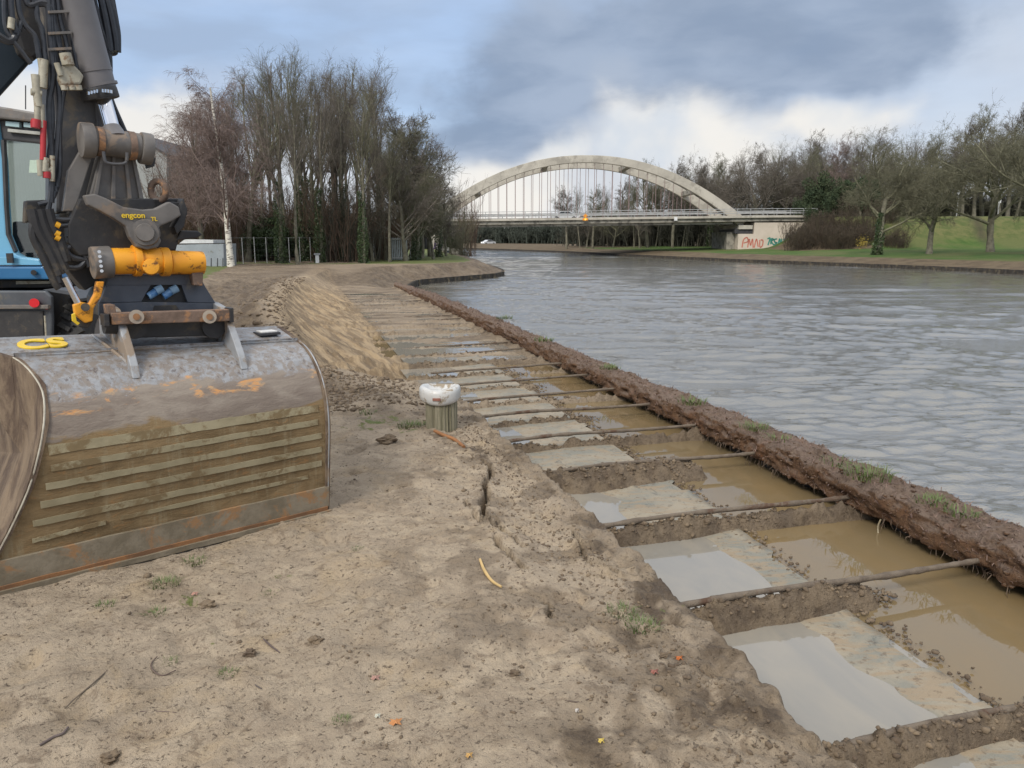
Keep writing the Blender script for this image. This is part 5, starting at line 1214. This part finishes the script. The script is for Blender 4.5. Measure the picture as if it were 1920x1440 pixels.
def cheek(tb, side):
    def f(bm):
        pts = [(t_, z) for t_, z in PRC]+[(-.86, 1.06), (-.86, .5), (-.6, .12), (-.16, .01)]
        a = [bm.verts.new(Bp(ip(tb, z)+side*.018, t_+(.012 if i < len(PRC) else 0), z)) for i, (t_, z) in enumerate(pts)]; b = [bm.verts.new(Bp(ip(tb, z)-side*.012, t_+(.012 if i < len(PRC) else 0), z)) for i, (t_, z) in enumerate(pts)]
        n = len(pts)
        cA = bm.verts.new(Bp(ip(tb, .6)+side*.018, -.22, .62)); cB = bm.verts.new(Bp(ip(tb, .6)-side*.012, -.22, .62))
        for i in range(n): bm.faces.new((a[i], a[(i+1) % n], cA)); bm.faces.new((b[(i+1) % n], b[i], cB)); bm.faces.new((a[i], b[i], b[(i+1) % n], a[(i+1) % n]))
    return f
part('side_plate', M_cheek, buk, cheek(SLz, 1)); part('side_plate', M_cheek, buk, cheek(SRz, -1))
M_bead = simple('worn_weld', (.5, .46, .37), (.36, .32, .25), .6, 12, bump=.3)
for tb, sd_ in ((SLz, .022), (SRz, -.022)): part('side_rim', M_bead if sd_ > 0 else M_grey, buk, lambda bm: bm_pipe(bm, [Bp(ip(tb, z)+sd_*.3, t_+.010, z) for t_, z in PR[1:12]], .005, 6, 3))
def tz(z): return float(np.interp(z, [q[1] for q in PR[:9]], [q[0] for q in PR[:9]]))
def strip(zl, zr, h, sl, sr, name='wear_strip', mt=None, th=.007):
    def f(bm):
        n = 40; ring = []
        for i in range(n+1):
            s_ = sr+(sl-sr)*i/n; z = zr+(zl-zr)*i/n; q = []
            for zz, dt in ((z-h/2, -.004), (z-h/2, th), (z+h/2, th), (z+h/2, -.004)): q.append(bm.verts.new(Bp(s_, tz(zz)+dt+(.003*float(fbm(i*.7, zl*50, 2, 310)) if dt > 0 else 0), zz+.008*float(fbm(i*.45, zl*80+(zz > z)*7, 3, 311)))))
            ring.append(q)
        for A_, B_ in zip(ring, ring[1:]):
            for j in range(4): bm.faces.new((A_[j], A_[(j+1) % 4], B_[(j+1) % 4], B_[j]))
        bm.faces.new(ring[0]); bm.faces.new(ring[-1][::-1])
    return part(name, mt or M_strip, buk, f)
ST = [(.672, .045, 1.47, .04), (.588, .032, 1.47, .05), (.500, .034, 1.50, .03), (.412, .034, 1.53, .03), (.322, .034, 1.57, .03)]
for i, (z, h, sl, sr) in enumerate(ST): strip(z, z+.012, h, sl, sr)
strip(.233, .25, .022, 1.58, 1.25); strip(.255, .262, .022, 1.18, .12)
strip(.105, .11, .13, 1.80, -.012, 'cutting_edge', M_edge, .020); strip(.028, .03, .03, 1.85, .0, 'edge_weld', M_rust, .028); strip(.008, .006, .03, 1.9, -.02, 'blade', M_edge, .045)
# seam across the top, ears, plate and stencil
part('top_seam', M_grey, buk, lambda bm: bm_pipe(bm, [Bp(-.02, -.335, 1.056), Bp(1.42, -.335, 1.056)], .006, 6, 1))
def ear(s_, w_=.042):
    pts = [(-.72, 1.11), (-.70, 1.26), (-.56, 1.31), (-.37, 1.28), (-.26, 1.19), (-.17, 1.08), (-.11, 1.0), (-.085, .94), (-.14, .96), (-.24, 1.0), (-.4, 1.05)]
    def f(bm): bm_prism(bm, [Bp(s_-w_/2, t_, z) for t_, z in pts], -E1*w_)
    return f
def s_at(px, py, t_): return (R0-bk(px, py, t_)).dot(E1)
SE = [s_at(244, 640, -.15), s_at(447, 630, -.15)]
for s_ in SE: part('ear', M_grey, buk, ear(s_), bevel=.006)
s_m = s_at(190, 620, -.4); part('gusset', M_grey, buk, lambda bm: bm_pipe(bm, [Bp(s_m, -.62, 1.115), Bp(s_m-.03, -.34, 1.06), Bp(s_m-.07, -.17, 1.0), Bp(s_m-.08, -.11, .965)], .010, 6, 4))
pl = s_at(500, 617, -.48)
part('number_plate', M_darkst, buk, lambda bm: bm_box(bm, Bp(pl, -.48, 1.095), (.135, .12, .018), Matrix.Rotation(A1, 3, 'Z')), bevel=.004); part('plate_face', simple('white_face', (.72, .70, .66)), buk, lambda bm: bm_box(bm, Bp(pl, -.48, 1.107), (.105, .09, .01), Matrix.Rotation(A1, 3, 'Z')), bevel=.002)
M_yellow = simple('yellow_paint', (.75, .38, .02), (.68, .32, .015), .45, 6, bump=.1, dirt=(.25, .12, .03), dirt_amt=.12, dscale=9)
def text(name, body, mat_, parent, loc, rot, size, ext, off=0):
    cu = bpy.data.curves.new(name, 'FONT'); cu.body = body; cu.size = size; cu.extrude = ext; cu.offset = off; cu.align_x = 'CENTER'; cu.align_y = 'CENTER'; cu.bevel_depth = ext*.3
    oc = bpy.data.objects.new('tmp', cu); me = bpy.data.meshes.new_from_object(oc); me.name = name; bpy.data.objects.remove(oc)
    o = bpy.data.objects.new(name, me); COL.objects.link(o); me.materials.clear(); me.materials.append(mat_); o.parent = parent; o.matrix_world = Matrix.Translation(loc) @ rot.to_4x4(); o.matrix_parent_inverse = parent.matrix_basis.inverted(); o.matrix_basis = Matrix.Translation(loc) @ rot.to_4x4(); return o
sy = s_at(78, 641, -.5)
M_yel2 = simple('stencil_yellow', (.8, .55, .03), (.72, .48, .02), .4, 6, bump=0)
text('lettering', 'CS', M_yel2, buk, Bp(sy, -.49, 1.094), Matrix.Rotation(A1, 3, 'Z') @ Matrix.Rotation(R(13), 3, 'X'), .20, .0035, .006)

# ------------------------------------------------------------------ excavator
exc = thing('excavator', uw(-6.6, 9.4, 0), 'blue and black wheeled excavator with yellow tilting attachment on its arm', 'excavator')
M_arm = simple('arm_grey', (.085, .083, .085), (.058, .057, .06), .45, 3, bump=.1, dirt=(.15, .13, .105), dirt_amt=.3, dscale=4)
M_arm2 = simple('arm_grey_worn', (.17, .155, .14), (.11, .10, .092), .5, 5, bump=.2, dirt=(.22, .17, .13), dirt_amt=.35, dscale=5)
M_cyl = simple('cylinder_grey', (.15, .14, .14), (.115, .108, .108), .4, 3, bump=.05, dirt=(.17, .13, .11), dirt_amt=.15)
M_chrome = simple('chrome', (.75, .75, .76), (.68, .68, .70), .12, 3, metal=1.0, bump=0)
M_black = simple('black_steel', (.022, .021, .022), (.036, .034, .033), .55, 6, bump=.2, dirt=(.085, .07, .052), dirt_amt=.3, dscale=6)
M_hose = simple('hose_rubber', (.025, .027, .032), (.04, .042, .048), .35, 20, bump=.1)
M_boom = simple('boom_navy', (.012, .02, .028), (.018, .028, .038), .4, 1, bump=0)
M_fit = simple('beige_fitting', (.42, .39, .30), (.32, .29, .22), .5, 20, bump=.1, dirt=(.2, .13, .08), dirt_amt=.3, dscale=15)
M_red = simple('red_cap', (.45, .03, .035), (.35, .025, .03), .4, bump=0)
M_blue = simple('cab_blue', (.16, .40, .58), (.14, .36, .53), .35, 1, bump=0); M_blue2 = simple('body_blue', (.025, .135, .29), (.02, .115, .26), .35, 1, bump=0)
M_orange = simple('tool_yellow', (.78, .34, .02), (.72, .28, .015), .5, 5, bump=.25, bdist=.004, dirt=(.13, .055, .02), dirt_amt=.34, dscale=11)
M_blueh = simple('coupling_blue', (.05, .18, .42), (.25, .42, .6), .35, 20, bump=0)
def P2(name, m_, pts, t_, th, parent=exc, bevel=.008):      # plate parallel to the bucket front
    return part(name, m_, parent, lambda bm: bm_prism(bm, [bk(x, y, t_) for x, y in pts], -E2*th), bevel=bevel)
def tub(name, m_, a, b, r_, parent=exc, t0=-.4, t1=None, n=28, r1=None, bevel=0):
    return part(name, m_, parent, lambda bm: bm_tube(bm, bk(*a, t0), bk(*b, t0 if t1 is None else t1), r_, r1, n), smooth=True, bevel=bevel)
# tilting attachment ------------------------------------------------
hit = P2('quick_hitch', M_black, [(186, 592), (184, 560), (205, 516), (374, 514), (402, 572), (404, 592)], -.50, .28)
M_plate = simple('slate_plate', (.085, .095, .115), (.06, .068, .085), .5, 5, bump=.15, dirt=(.15, .14, .13), dirt_amt=.35, dscale=5)
for pts in ([(205, 516), (374, 514), (383, 534), (200, 535)], [(200, 535), (283, 534.5), (265, 566), (186, 568)], [(340, 534), (383, 534), (404, 568), (352, 567)]): P2('hitch_plate', M_plate, pts, -.47, .03, hit, .003)
P2('hitch_plate', M_plate, [(186, 568.5), (265, 566.5), (352, 567.5), (404, 568.5), (404, 590), (186, 592)], -.47, .03, hit, .003)
P2('hitch_lip', M_plate, [(198, 512), (200, 508), (372, 506), (378, 513)], -.44, .10, hit)
P2('slot_shade', M_black, [(284, 590), (290, 573), (330, 572), (342, 590)], -.462, .01, hit, 0)  # raised black plate stands in for the darkness of an opening
for x in (278, 306):
    c_ = tub('hydraulic_coupling', M_blueh, (x, 556), (x+22, 542), .022, hit, -.485, n=16); tub('coupling_cap', simple('pale_blue', (.3, .48, .65), bump=0), (x+14, 546), (x+26, 540), .024, hit, -.478, n=16)
tub('rotor_ring', M_black, (195, 607), (235, 608), .055, hit, -.33); 
for x in (252, 402): part('rotor_ring', M_black, hit, lambda bm: bm_tube(bm, bk(x, 612, -.30), bk(x, 612, -.30)-E2*.1, .07, n=24), smooth=True)
P2('hitch_underside', M_black, [(225, 600), (438, 598), (430, 622), (395, 630), (250, 634), (236, 620)], -.33, .12, hit)
barr = P2('locking_bar', M_rustbar, [(208, 587), (434, 580), (436, 602), (210, 609)], -.24, .06, exc, .006)
P2('bar_end', M_rustbar, [(200, 572), (216, 571), (219, 588), (203, 590)], -.25, .09, barr, .006); P2('bar_end', M_black, [(431, 578), (438, 577), (439, 604), (432, 605)], -.23, .09, barr, .004); P2('bar_end', M_black, [(195, 590), (205, 589), (206, 612), (196, 612)], -.23, .09, barr, .004)
for x in (256, 393):
    q = part('pin', simple('pin_steel', (.33, .28, .22), (.24, .19, .15), .6, 12), barr, lambda bm: bm_tube(bm, bk(x, 594, -.235), bk(x, 594, -.20), .038, n=24), smooth=True); part('pin_hole', M_rust, barr, lambda bm: bm_tube(bm, bk(x, 594, -.20), bk(x, 594, -.193), .018, n=16))
ty = tub('tilt_cylinder', M_orange, (206, 490), (303, 489), .073, exc, -.44, bevel=.004)
tub('cylinder_barrel', M_orange, (318, 492), (380, 493), .068, ty, -.44, bevel=.006); tub('cylinder_flange', M_arm2, (172, 493), (208, 491), .088, ty, -.45, bevel=.006); tub('cylinder_collar', M_orange, (249, 489), (262, 489), .088, ty, -.44, bevel=.004); tub('cylinder_collar', M_orange, (300, 491), (316, 491), .082, ty, -.44, bevel=.004)
part('trunnion', M_orange, ty, lambda bm: bm_tube(bm, bk(283, 500, -.40), bk(283, 500, -.33), .05, .042, n=24), smooth=True, bevel=.004)
P2('trunnion_block', M_orange, [(262, 482), (303, 482), (303, 508), (262, 510)], -.39, .06, ty, .006); P2('lug', M_orange, [(250, 470), (262, 468), (320, 468), (312, 478), (290, 474), (262, 480)], -.40, .08, ty, .004)
P2('lug', M_rustbar, [(360, 512), (382, 508), (380, 536), (364, 535)], -.40, .06, ty, .006)
for k in range(5): part('bolt', M_chrome, ty, lambda bm: bm_tube(bm, bk(186+k*1.2, 472+k*9, -.362), bk(186+k*1.2, 472+k*9, -.35), .009, n=8))
yp = P2('tilt_frame', M_arm2, [(158, 366), (178, 363), (200, 372), (232, 388), (268, 393), (292, 391), (318, 378), (336, 388), (340, 404), (322, 415), (300, 424), (297, 438), (303, 452), (296, 464), (276, 468), (256, 463), (243, 444), (236, 424), (215, 410), (190, 396), (165, 384)], -.36, .06, exc, .008)
part('pivot_boss', M_arm2, yp, lambda bm: [bm_tube(bm, bk(272, 436, -.37), bk(272, 436, -.345), .078, .07, n=28), bm_tube(bm, bk(272, 436, -.345), bk(272, 436, -.325), .05, .046, n=28)], smooth=True)
mr = Matrix((E1, Vector((0, 0, 1)), E2)).transposed()
text('lettering', 'engcon', M_yel2, yp, bk(250, 404, -.353), mr, .042, .0012, .0006); text('lettering', 'TL', M_yel2, yp, bk(289, 411, -.353), mr, .030, .0012, .0005)
P2('tilt_body', M_black, [(128, 420), (150, 372), (345, 372), (352, 400), (340, 432), (330, 470), (210, 476), (150, 480), (128, 455)], -.50, .3)
P2('side_link', M_black, [(338, 385), (343, 372), (352, 392), (346, 425), (332, 440), (326, 425), (336, 408)], -.40, .1)
P2('nozzle', M_black, [(340, 432), (372, 433), (380, 440), (370, 446), (330, 452)], -.48, .07)
rg_ = part('lifting_eye', M_arm2, exc, lambda bm: bmesh.ops.create_cone(bm, segments=8, radius1=.001, radius2=.001, depth=.001, matrix=Matrix.Translation(bk(300, 380, -.55))))
def torus(bm):
    c_ = bk(297, 358, -.52); ax1 = (E1*.62+E2*.78).normalized(); ax2 = Vector((0, 0, 1)); n, m_ = 26, 10; rr, r2 = .048, .019; V = []
    nn = ax1.cross(ax2)
    for i in range(n):
        a = i/n*6.2832; dr = ax1*math.cos(a)+ax2*math.sin(a)*1.15; V.append([bm.verts.new(c_+dr*rr+(dr.normalized()*math.cos(b)+nn*math.sin(b))*r2) for j in range(m_) for b in [j/m_*6.2832]])
    for i in range(n):
        for j in range(m_): bm.faces.new((V[i][j], V[(i+1) % n][j], V[(i+1) % n][(j+1) % m_], V[i][(j+1) % m_]))
part('eye_ring', M_rustbar, rg_, torus, smooth=True); P2('eye_foot', M_arm2, [(286, 372), (310, 370), (330, 382), (334, 392), (290, 392)], -.5, .08, rg_, .004)
P2('eye_shackle', M_black, [(320, 378), (338, 380), (342, 398), (330, 400), (318, 392)], -.44, .05, rg_, .004)
# link plates and stick ------------------------------------------------
lk = P2('link_plate', M_arm2, [(188, 286), (252, 288), (272, 395), (160, 395)], -.56, .10)
for a, b in (((192, 292), (176, 392)), ((214, 292), (213, 392)), ((236, 292), (246, 392)), ((250, 292), (270, 392))): P2('rib', M_arm2, [(a[0]-3, a[1]), (a[0]+3, a[1]), (b[0]+4, b[1]), (b[0]-4, b[1])], -.535, .024, lk, .003)
cs = tub('cross_shaft', M_arm2, (176, 264), (262, 275), .072, exc, -.50, bevel=.006)
tub('shaft_cap', M_arm2, (150, 262), (176, 264), .092, cs, -.50, bevel=.01); tub('shaft_cap', M_arm2, (262, 277), (284, 281), .088, cs, -.50, bevel=.01); tub('shaft_ring', M_rustbar, (180, 264.5), (192, 266), .078, cs, -.50); tub('shaft_ring', M_rustbar, (240, 273), (252, 274), .078, cs, -.50)
part('step_handle', M_arm, cs, lambda bm: bm_pipe(bm, [bk(x, y, -.42) for x, y in [(194, 284), (196, 297), (200, 305), (218, 308), (234, 306), (238, 298), (238, 286)]], .009, 8, 3), smooth=True)
part('shaft_stem', M_arm2, cs, lambda bm: bm_prism(bm, [bk(x, y, -.55) for x, y in [(152, 280), (176, 284), (140, 396), (118, 396), (128, 320)]], -E2*.05), bevel=.005)
P2('guard_hook', M_black, [(283, 292), (292, 296), (290, 312), (276, 316), (274, 308), (282, 304)], -.5, .03, cs, .003)
stk = P2('stick', M_arm, [(60, -160), (150, -160), (186, 60), (192, 200), (178, 400), (106, 400), (108, 250), (90, 60)], -.68, .34, exc, .012)
P2('flange', M_arm, [(178, 175), (194, 178), (196, 262), (184, 262)], -.665, .02, stk, .003)
tub('rod', M_chrome, (192, 180), (210, 242), .042, exc, -.58, -.53); 
bc = part('bucket_cylinder', M_cyl, exc, lambda bm: bm_tube(bm, bk(126, -60, -.60), bk(189, 178, -.58), .088, n=32), smooth=True)
tub('gland', M_black, (184, 166), (191, 187), .094, bc, -.575, bevel=.008); tub('band', M_cyl, (176, 130), (178, 136), .091, bc, -.582); tub('band', M_cyl, (186, 158), (188, 163), .094, bc, -.58)
for k in range(9): 
    x0 = 166+k*5.2; part('bolt', M_chrome, bc, lambda bm: bm_tube(bm, bk(x0, 172-k*.4-3*math.sin(k/8*3.14), -.50+.05*abs(k-4)/4), bk(x0, 178-k*.4-3*math.sin(k/8*3.14), -.50+.05*abs(k-4)/4), .008, n=6))
tub('rod_eye', M_cyl, (208, 240), (216, 262), .05, cs, -.53, -.5, r1=.07)
P2('boom', M_boom, [(-260, -260), (50, -260), (82, -20), (82, 60), (62, 112), (0, 181), (-260, 440)], -1.0, .4, exc, .02)
P2('boom_end', M_black, [(20, -100), (100, -100), (104, 30), (92, 90), (64, 112), (40, 96), (24, 50)], -.86, .2, exc, .02)
# hoses --------------------------------------------------------------
hz_ = [([(18, -40), (22, 30), (30, 62), (18, 76), (-2, 66), (-30, 50)], .016), ([(30, -40), (36, 20), (48, 48), (66, 70), (74, 110)], .014), ([(44, -40), (52, 8), (78, 4), (94, 14), (98, 60), (104, 130)], .016),
       ([(58, -40), (64, 5), (88, 12), (108, 60), (116, 125)], .013), ([(96, -40), (102, 40), (112, 90), (124, 118)], .014), ([(104, -40), (112, 30), (122, 70), (132, 112)], .013), ([(114, -40), (124, 18), (134, 62), (146, 130)], .012),
       ([(88, -40), (94, 60), (100, 130), (92, 200), (98, 300), (96, 380)], .017), ([(96, 60), (106, 130), (112, 190), (108, 260), (100, 330), (90, 395)], .015), ([(84, 100), (92, 150), (98, 230), (90, 310)], .014), ([(126, 142), (118, 180), (112, 240), (112, 320), (98, 372), (72, 384)], .013),
       ([(-10, 70), (20, 80), (34, 62), (40, 40)], .012), ([(10, -40), (8, 20), (14, 60), (40, 96), (58, 120)], .012), ([(66, -40), (70, 30), (80, 60), (86, 130)], .013)]
for pts, r_ in hz_: part('hose', M_hose, exc, lambda bm: bm_pipe(bm, [bk(x, y, -.56) for x, y in pts], r_, 8, 6), smooth=True)
for pts, r_ in [([(180, -40), (196, 30), (206, 90), (204, 100)], .02), ([(190, -40), (206, 20), (216, 70), (218, 96)], .018), ([(200, -40), (214, 20), (222, 60), (223, 98)], .013), ([(172, -20), (188, 50), (204, 96), (206, 150), (206, 176)], .016), ([(206, 178), (214, 200), (228, 232), (236, 250)], .014), ([(198, 190), (212, 214), (224, 246)], .010)]:
    part('hose', M_hose, exc, lambda bm: bm_pipe(bm, [bk(x, y, -.72) for x, y in pts], r_, 8, 6), smooth=True)
P2('hose_guard', M_black, [(178, -60), (206, -60), (224, 40), (222, 102), (208, 104), (196, 60)], -.80, .05)
for y in (20, 60, 90): P2('hose_clamp', M_arm2, [(90, y), (134, y-2), (135, y+3), (91, y+5)], -.53, .01, exc, .001)
vb = P2('valve_block', M_fit, [(112, 128), (120, 120), (136, 118), (150, 132), (158, 142), (152, 158), (116, 162), (110, 146)], -.50, .09, exc, .012)
for x in (120, 134, 146): tub('fitting', M_fit, (x, 160), (x+2, 169), .018, vb, -.47, n=12)
tub('fitting', M_fit, (122, 100), (128, 122), .030, vb, -.5, n=14); tub('fitting', M_fit, (106, 118), (114, 142), .014, vb, -.5, n=12)
for (a, b, r_, m_) in [((76, 110), (82, 150), .016, M_fit), ((66, 140), (72, 200), .020, M_fit), ((82, 112), (80, 165), .022, M_fit), ((58, 172), (78, 176), .018, M_fit), ((70, 200), (70, 232), .015, M_fit), ((78, 196), (80, 240), .013, M_fit), ((82, 226), (80, 300), .014, M_red), ((68, 224), (67, 240), .022, M_red), ((74, 300), (76, 330), .014, M_fit), ((86, 296), (84, 322), .018, M_fit), ((72, 320), (100, 318), .012, M_fit), ((88, 322), (88, 334), .02, M_red), ((22, 34), (20, 54), .016, M_fit), ((98, 292), (98, 340), .013, M_fit)]:
    tub('fitting', m_, a, b, r_, exc, -.54, n=12)
# lower left hose guard and yellow fork
P2('hose_bracket', M_black, [(48, 376), (96, 374), (98, 392), (58, 396), (54, 418), (46, 418)], -.60, .08)
for k, (pts, r_) in enumerate([([(60, 392), (70, 430), (92, 470), (112, 515)], .03), ([(74, 392), (84, 425), (104, 465), (122, 505)], .028), ([(90, 392), (98, 420), (112, 450), (124, 490)], .028), ([(66, 400), (62, 440), (80, 480), (104, 530), (112, 540)], .022), ([(98, 410), (130, 412), (170, 404)], .014), ([(104, 425), (140, 420), (176, 412)], .012), ([(118, 470), (150, 452), (176, 440), (188, 470)], .014), ([(120, 500), (150, 500), (168, 476)], .015), ([(128, 440), (150, 462), (168, 500)], .016), ([(110, 440), (130, 478), (160, 488)], .016), ([(112, 530), (104, 500), (94, 470)], .02)]):
    part('hose', M_hose if k > 3 else M_black, exc, lambda bm: bm_pipe(bm, [bk(x, y, -.52) for x, y in pts], r_, 8, 6), smooth=True)
P2('side_cylinder', M_black, [(112, 400), (160, 400), (178, 480), (186, 530), (160, 545), (130, 510), (112, 460)], -.62, .16)
for y in (420, 436, 444): tub('fitting', M_yellow, (104, y), (112, y+4), .016, exc, -.50, n=10)
tub('rod', M_chrome, (122, 520), (148, 572), .017, exc, -.42)
fk = P2('yellow_fork', M_orange, [(138, 572), (152, 566), (168, 570), (178, 552), (182, 528), (196, 528), (190, 556), (176, 578), (174, 602), (160, 606), (142, 592)], -.40, .05, exc, .006)
part('fork_pin', M_black, fk, lambda bm: bm_tube(bm, bk(160, 576, -.38), bk(160, 576, -.395), .022, n=16)); P2('knuckle', M_black, [(142, 594), (152, 585), (172, 588), (176, 602), (166, 616), (148, 614)], -.42, .12, fk, .01); P2('fork_hook', M_yel2, [(135, 590), (141, 587), (144, 602), (150, 606), (146, 610), (136, 602)], -.38, .02, fk, .002)
# machine body, about nine metres away ------------------------------------
def P3(name, m_, pts, d, th, parent=exc, bevel=.02): return part(name, m_, parent, lambda bm: bm_prism(bm, [at(x, y, d) for x, y in pts], uw(0, th, 0)-uw(0, 0, 0)), bevel=bevel)
cabp = P3('cab', M_blue, [(-420, 180), (-10, 196), (4, 300), (8, 380), (12, 440), (26, 474), (40, 482), (72, 486), (80, 498), (-420, 500)], 9.0, .12)
P3('cab_side', M_blue, [(-420, 180), (-415, 180), (-415, 498), (-420, 498)], 9.12, 1.3, cabp)
P3('roof', M_arm2, [(-420, 190), (-2, 199), (100, 216), (100, 232), (0, 222), (-420, 210)], 8.95, 1.5, cabp)
P3('roof_trim', M_darkst, [(-420, 221), (0, 223), (100, 234), (100, 272), (2, 262), (-420, 255)], 9.05, .1, cabp)
P3('work_lamp', simple('lamp_glass', (.35, .48, .5), (.3, .42, .45), .15, bump=0), [(10, 227), (36, 229), (36, 239), (10, 236)], 9.0, .05, cabp, .005); P3('work_lamp', simple('lamp_glass', (.35, .48, .5), (.3, .42, .45), .15, bump=0), [(44, 229), (70, 232), (70, 241), (44, 238)], 9.0, .05, cabp, .005)
P3('sun_visor', simple('visor', (.42, .42, .38), bump=0), [(14, 241), (75, 247), (75, 253), (14, 247)], 9.0, .04, cabp, .004)
M_glassp, t, p = material('cab_glass'); tr = t.new('ShaderNodeBsdfTransparent'); tr.inputs[0].default_value = (.82, .88, .86, 1); gl = t.new('ShaderNodeBsdfGlossy'); gl.inputs['Roughness'].default_value = .02; mx = t.new('ShaderNodeMixShader'); mx.inputs[0].default_value = .10
t.l.new(tr.outputs[0], mx.inputs[1]); t.l.new(gl.outputs[0], mx.inputs[2]); t.l.new(mx.outputs[0], [n for n in t.n if n.type == 'OUTPUT_MATERIAL'][0].inputs[0])
P3('window', M_glassp, [(4, 262), (98, 272), (98, 486), (40, 482), (26, 474), (12, 440), (8, 380)], 9.06, .01, cabp, 0)
P3('pillar', M_darkst, [(2, 262), (7, 262), (12, 390), (16, 440), (29, 470), (26, 474), (11, 440), (7, 380)], 8.98, .05, cabp, 0); P3('pillar', M_darkst, [(96, 262), (104, 262), (104, 490), (96, 490)], 9.0, .08, cabp, 0)
P3('dark_cab_box', M_darkst, [(22, 415), (74, 415), (78, 486), (22, 482)], 9.7, .4, cabp, .03); P3('cab_back', M_darkst, [(-420, 262), (-60, 262), (-60, 490), (-420, 490)], 10.2, .06, cabp)  # first box is added for the dark background seen through the glass
P3('reflector_sticker', simple('pale_green', (.5, .62, .5), bump=0), [(56, 300), (70, 300), (70, 324), (54, 324)], 9.03, .01, cabp, 0)
part('antenna', M_darkst, cabp, lambda bm: bm_tube(bm, at(48, 205, 9.3), at(48, 160, 9.3), .007, n=6))
part('beacon', M_red, cabp, lambda bm: bm_tube(bm, at(64, 240, 8.9), at(64, 226, 8.9), .035, n=14))
bd = P3('upper_body', M_blue2, [(-420, 500), (80, 500), (92, 524), (-420, 524)], 8.9, 1.9)
P3('edge_strip', M_blue, [(-420, 484), (14, 482), (72, 488), (76, 497), (-420, 497)], 8.93, .05, bd, .005)
part('door_lock', M_black, bd, lambda bm: [bm_box(bm, at(19, 484, 8.88), (.06, .05, .11)), bm_tube(bm, at(63, 511, 8.9), at(63, 511, 8.84), .03, n=14)])
part('engine_cover', M_arm, exc, lambda bm: bm_prism(bm, [at(x, y, 9.9) for x, y in [(-900, 300), (-380, 300), (-380, 520), (-900, 520)]], uw(0, 1.6, 0)-uw(0, 0, 0)), bevel=.04)
P3('turntable', M_black, [(-420, 524), (106, 524), (104, 540), (-420, 546)], 9.2, 1.4); P3('slew_guard', M_fit, [(30, 527), (90, 527), (90, 532), (30, 533)], 9.1, .05, exc, 0)
ch = P3('chassis', simple('chassis_slate', (.075, .082, .092), (.055, .06, .068), .5, 4, dirt=(.14, .125, .10), dirt_amt=.3), [(-500, 545), (84, 545), (96, 556), (97, 600), (95, 760), (-500, 760)], 8.72, .06)
part('frame', M_black, ch, lambda bm: bm_prism(bm, [at(x, y, 8.8) for x, y in [(-500, 548), (60, 548), (60, 770), (-500, 770)]], uw(0, 1.6, 0)-uw(0, 0, 0)))
P3('mudguard', simple('guard_slate', (.075, .082, .092), (.055, .06, .068), .5, 4), [(80, 543), (100, 541), (132, 546), (150, 560), (148, 566), (130, 553), (98, 548)], 8.78, .7, ch, .004)
P3('dozer_blade', M_arm2, [(-500, 572), (90, 572), (90, 579), (-500, 579)], 8.66, .05, ch, .004); P3('chassis_shade', M_black, [(-500, 583), (80, 583), (84, 700), (-500, 700)], 8.70, .02, ch, 0)  # black sheet on the chassis front stands in for shade in a recess
part('tail_lamp', em('tail_red', (.6, .015, .02), .12), ch, lambda bm: bm_tube(bm, at(64, 568, 8.70), at(64, 568, 8.62), .05, n=20), smooth=True); part('reflector', M_red, ch, lambda bm: bm_tube(bm, at(87, 577, 8.72), at(87, 577, 8.68), .02, n=12))
part('grab_rail', M_fit, ch, lambda bm: bm_tube(bm, at(84, 592, 8.6), at(87, 640, 8.6), .01, n=8))
def wheel(u, d, r_=.53, wd=.30):
    c_ = uw(u, d, r_-.03); ax = uw(1, 0, 0)-uw(0, 0, 0); wq = part('wheel', M_tyre, exc, lambda bm: bm_tube(bm, c_-ax*wd/2, c_+ax*wd/2, r_-.03, n=48), smooth=True, bevel=.03)
    def lugs(bm):
        for i in range(26):
            a = i/26*6.2832
            for s_ in (-1, 1):
                rot = Matrix((ax, uw(0, 1, 0)-uw(0, 0, 0), Vector((0, 0, 1)))).transposed() @ Matrix.Rotation(a+(s_ > 0)*.12, 3, 'X') @ Matrix.Rotation(s_*R(28), 3, 'Z'); pp = c_+ax*s_*wd*.25+(Matrix((ax, uw(0, 1, 0)-uw(0, 0, 0), Vector((0, 0, 1)))).transposed() @ Matrix.Rotation(a+(s_ > 0)*.12, 3, 'X') @ Vector((0, 0, r_-.02)))
                bm_box(bm, pp, (wd*.52, .05, .05), rot)
    part('tread', M_tyre, wq, lugs); part('rim', M_arm2, wq, lambda bm: [bm_tube(bm, c_+ax*(wd/2-.002), c_+ax*(wd/2+.01), .30, n=28), bm_tube(bm, c_-ax*(wd/2+.01), c_-ax*(wd/2-.002), .30, n=28)])
wheel(-5.12, 9.38); wheel(-7.7, 9.35); wheel(-5.28, 11.9); wheel(-7.7, 11.9)
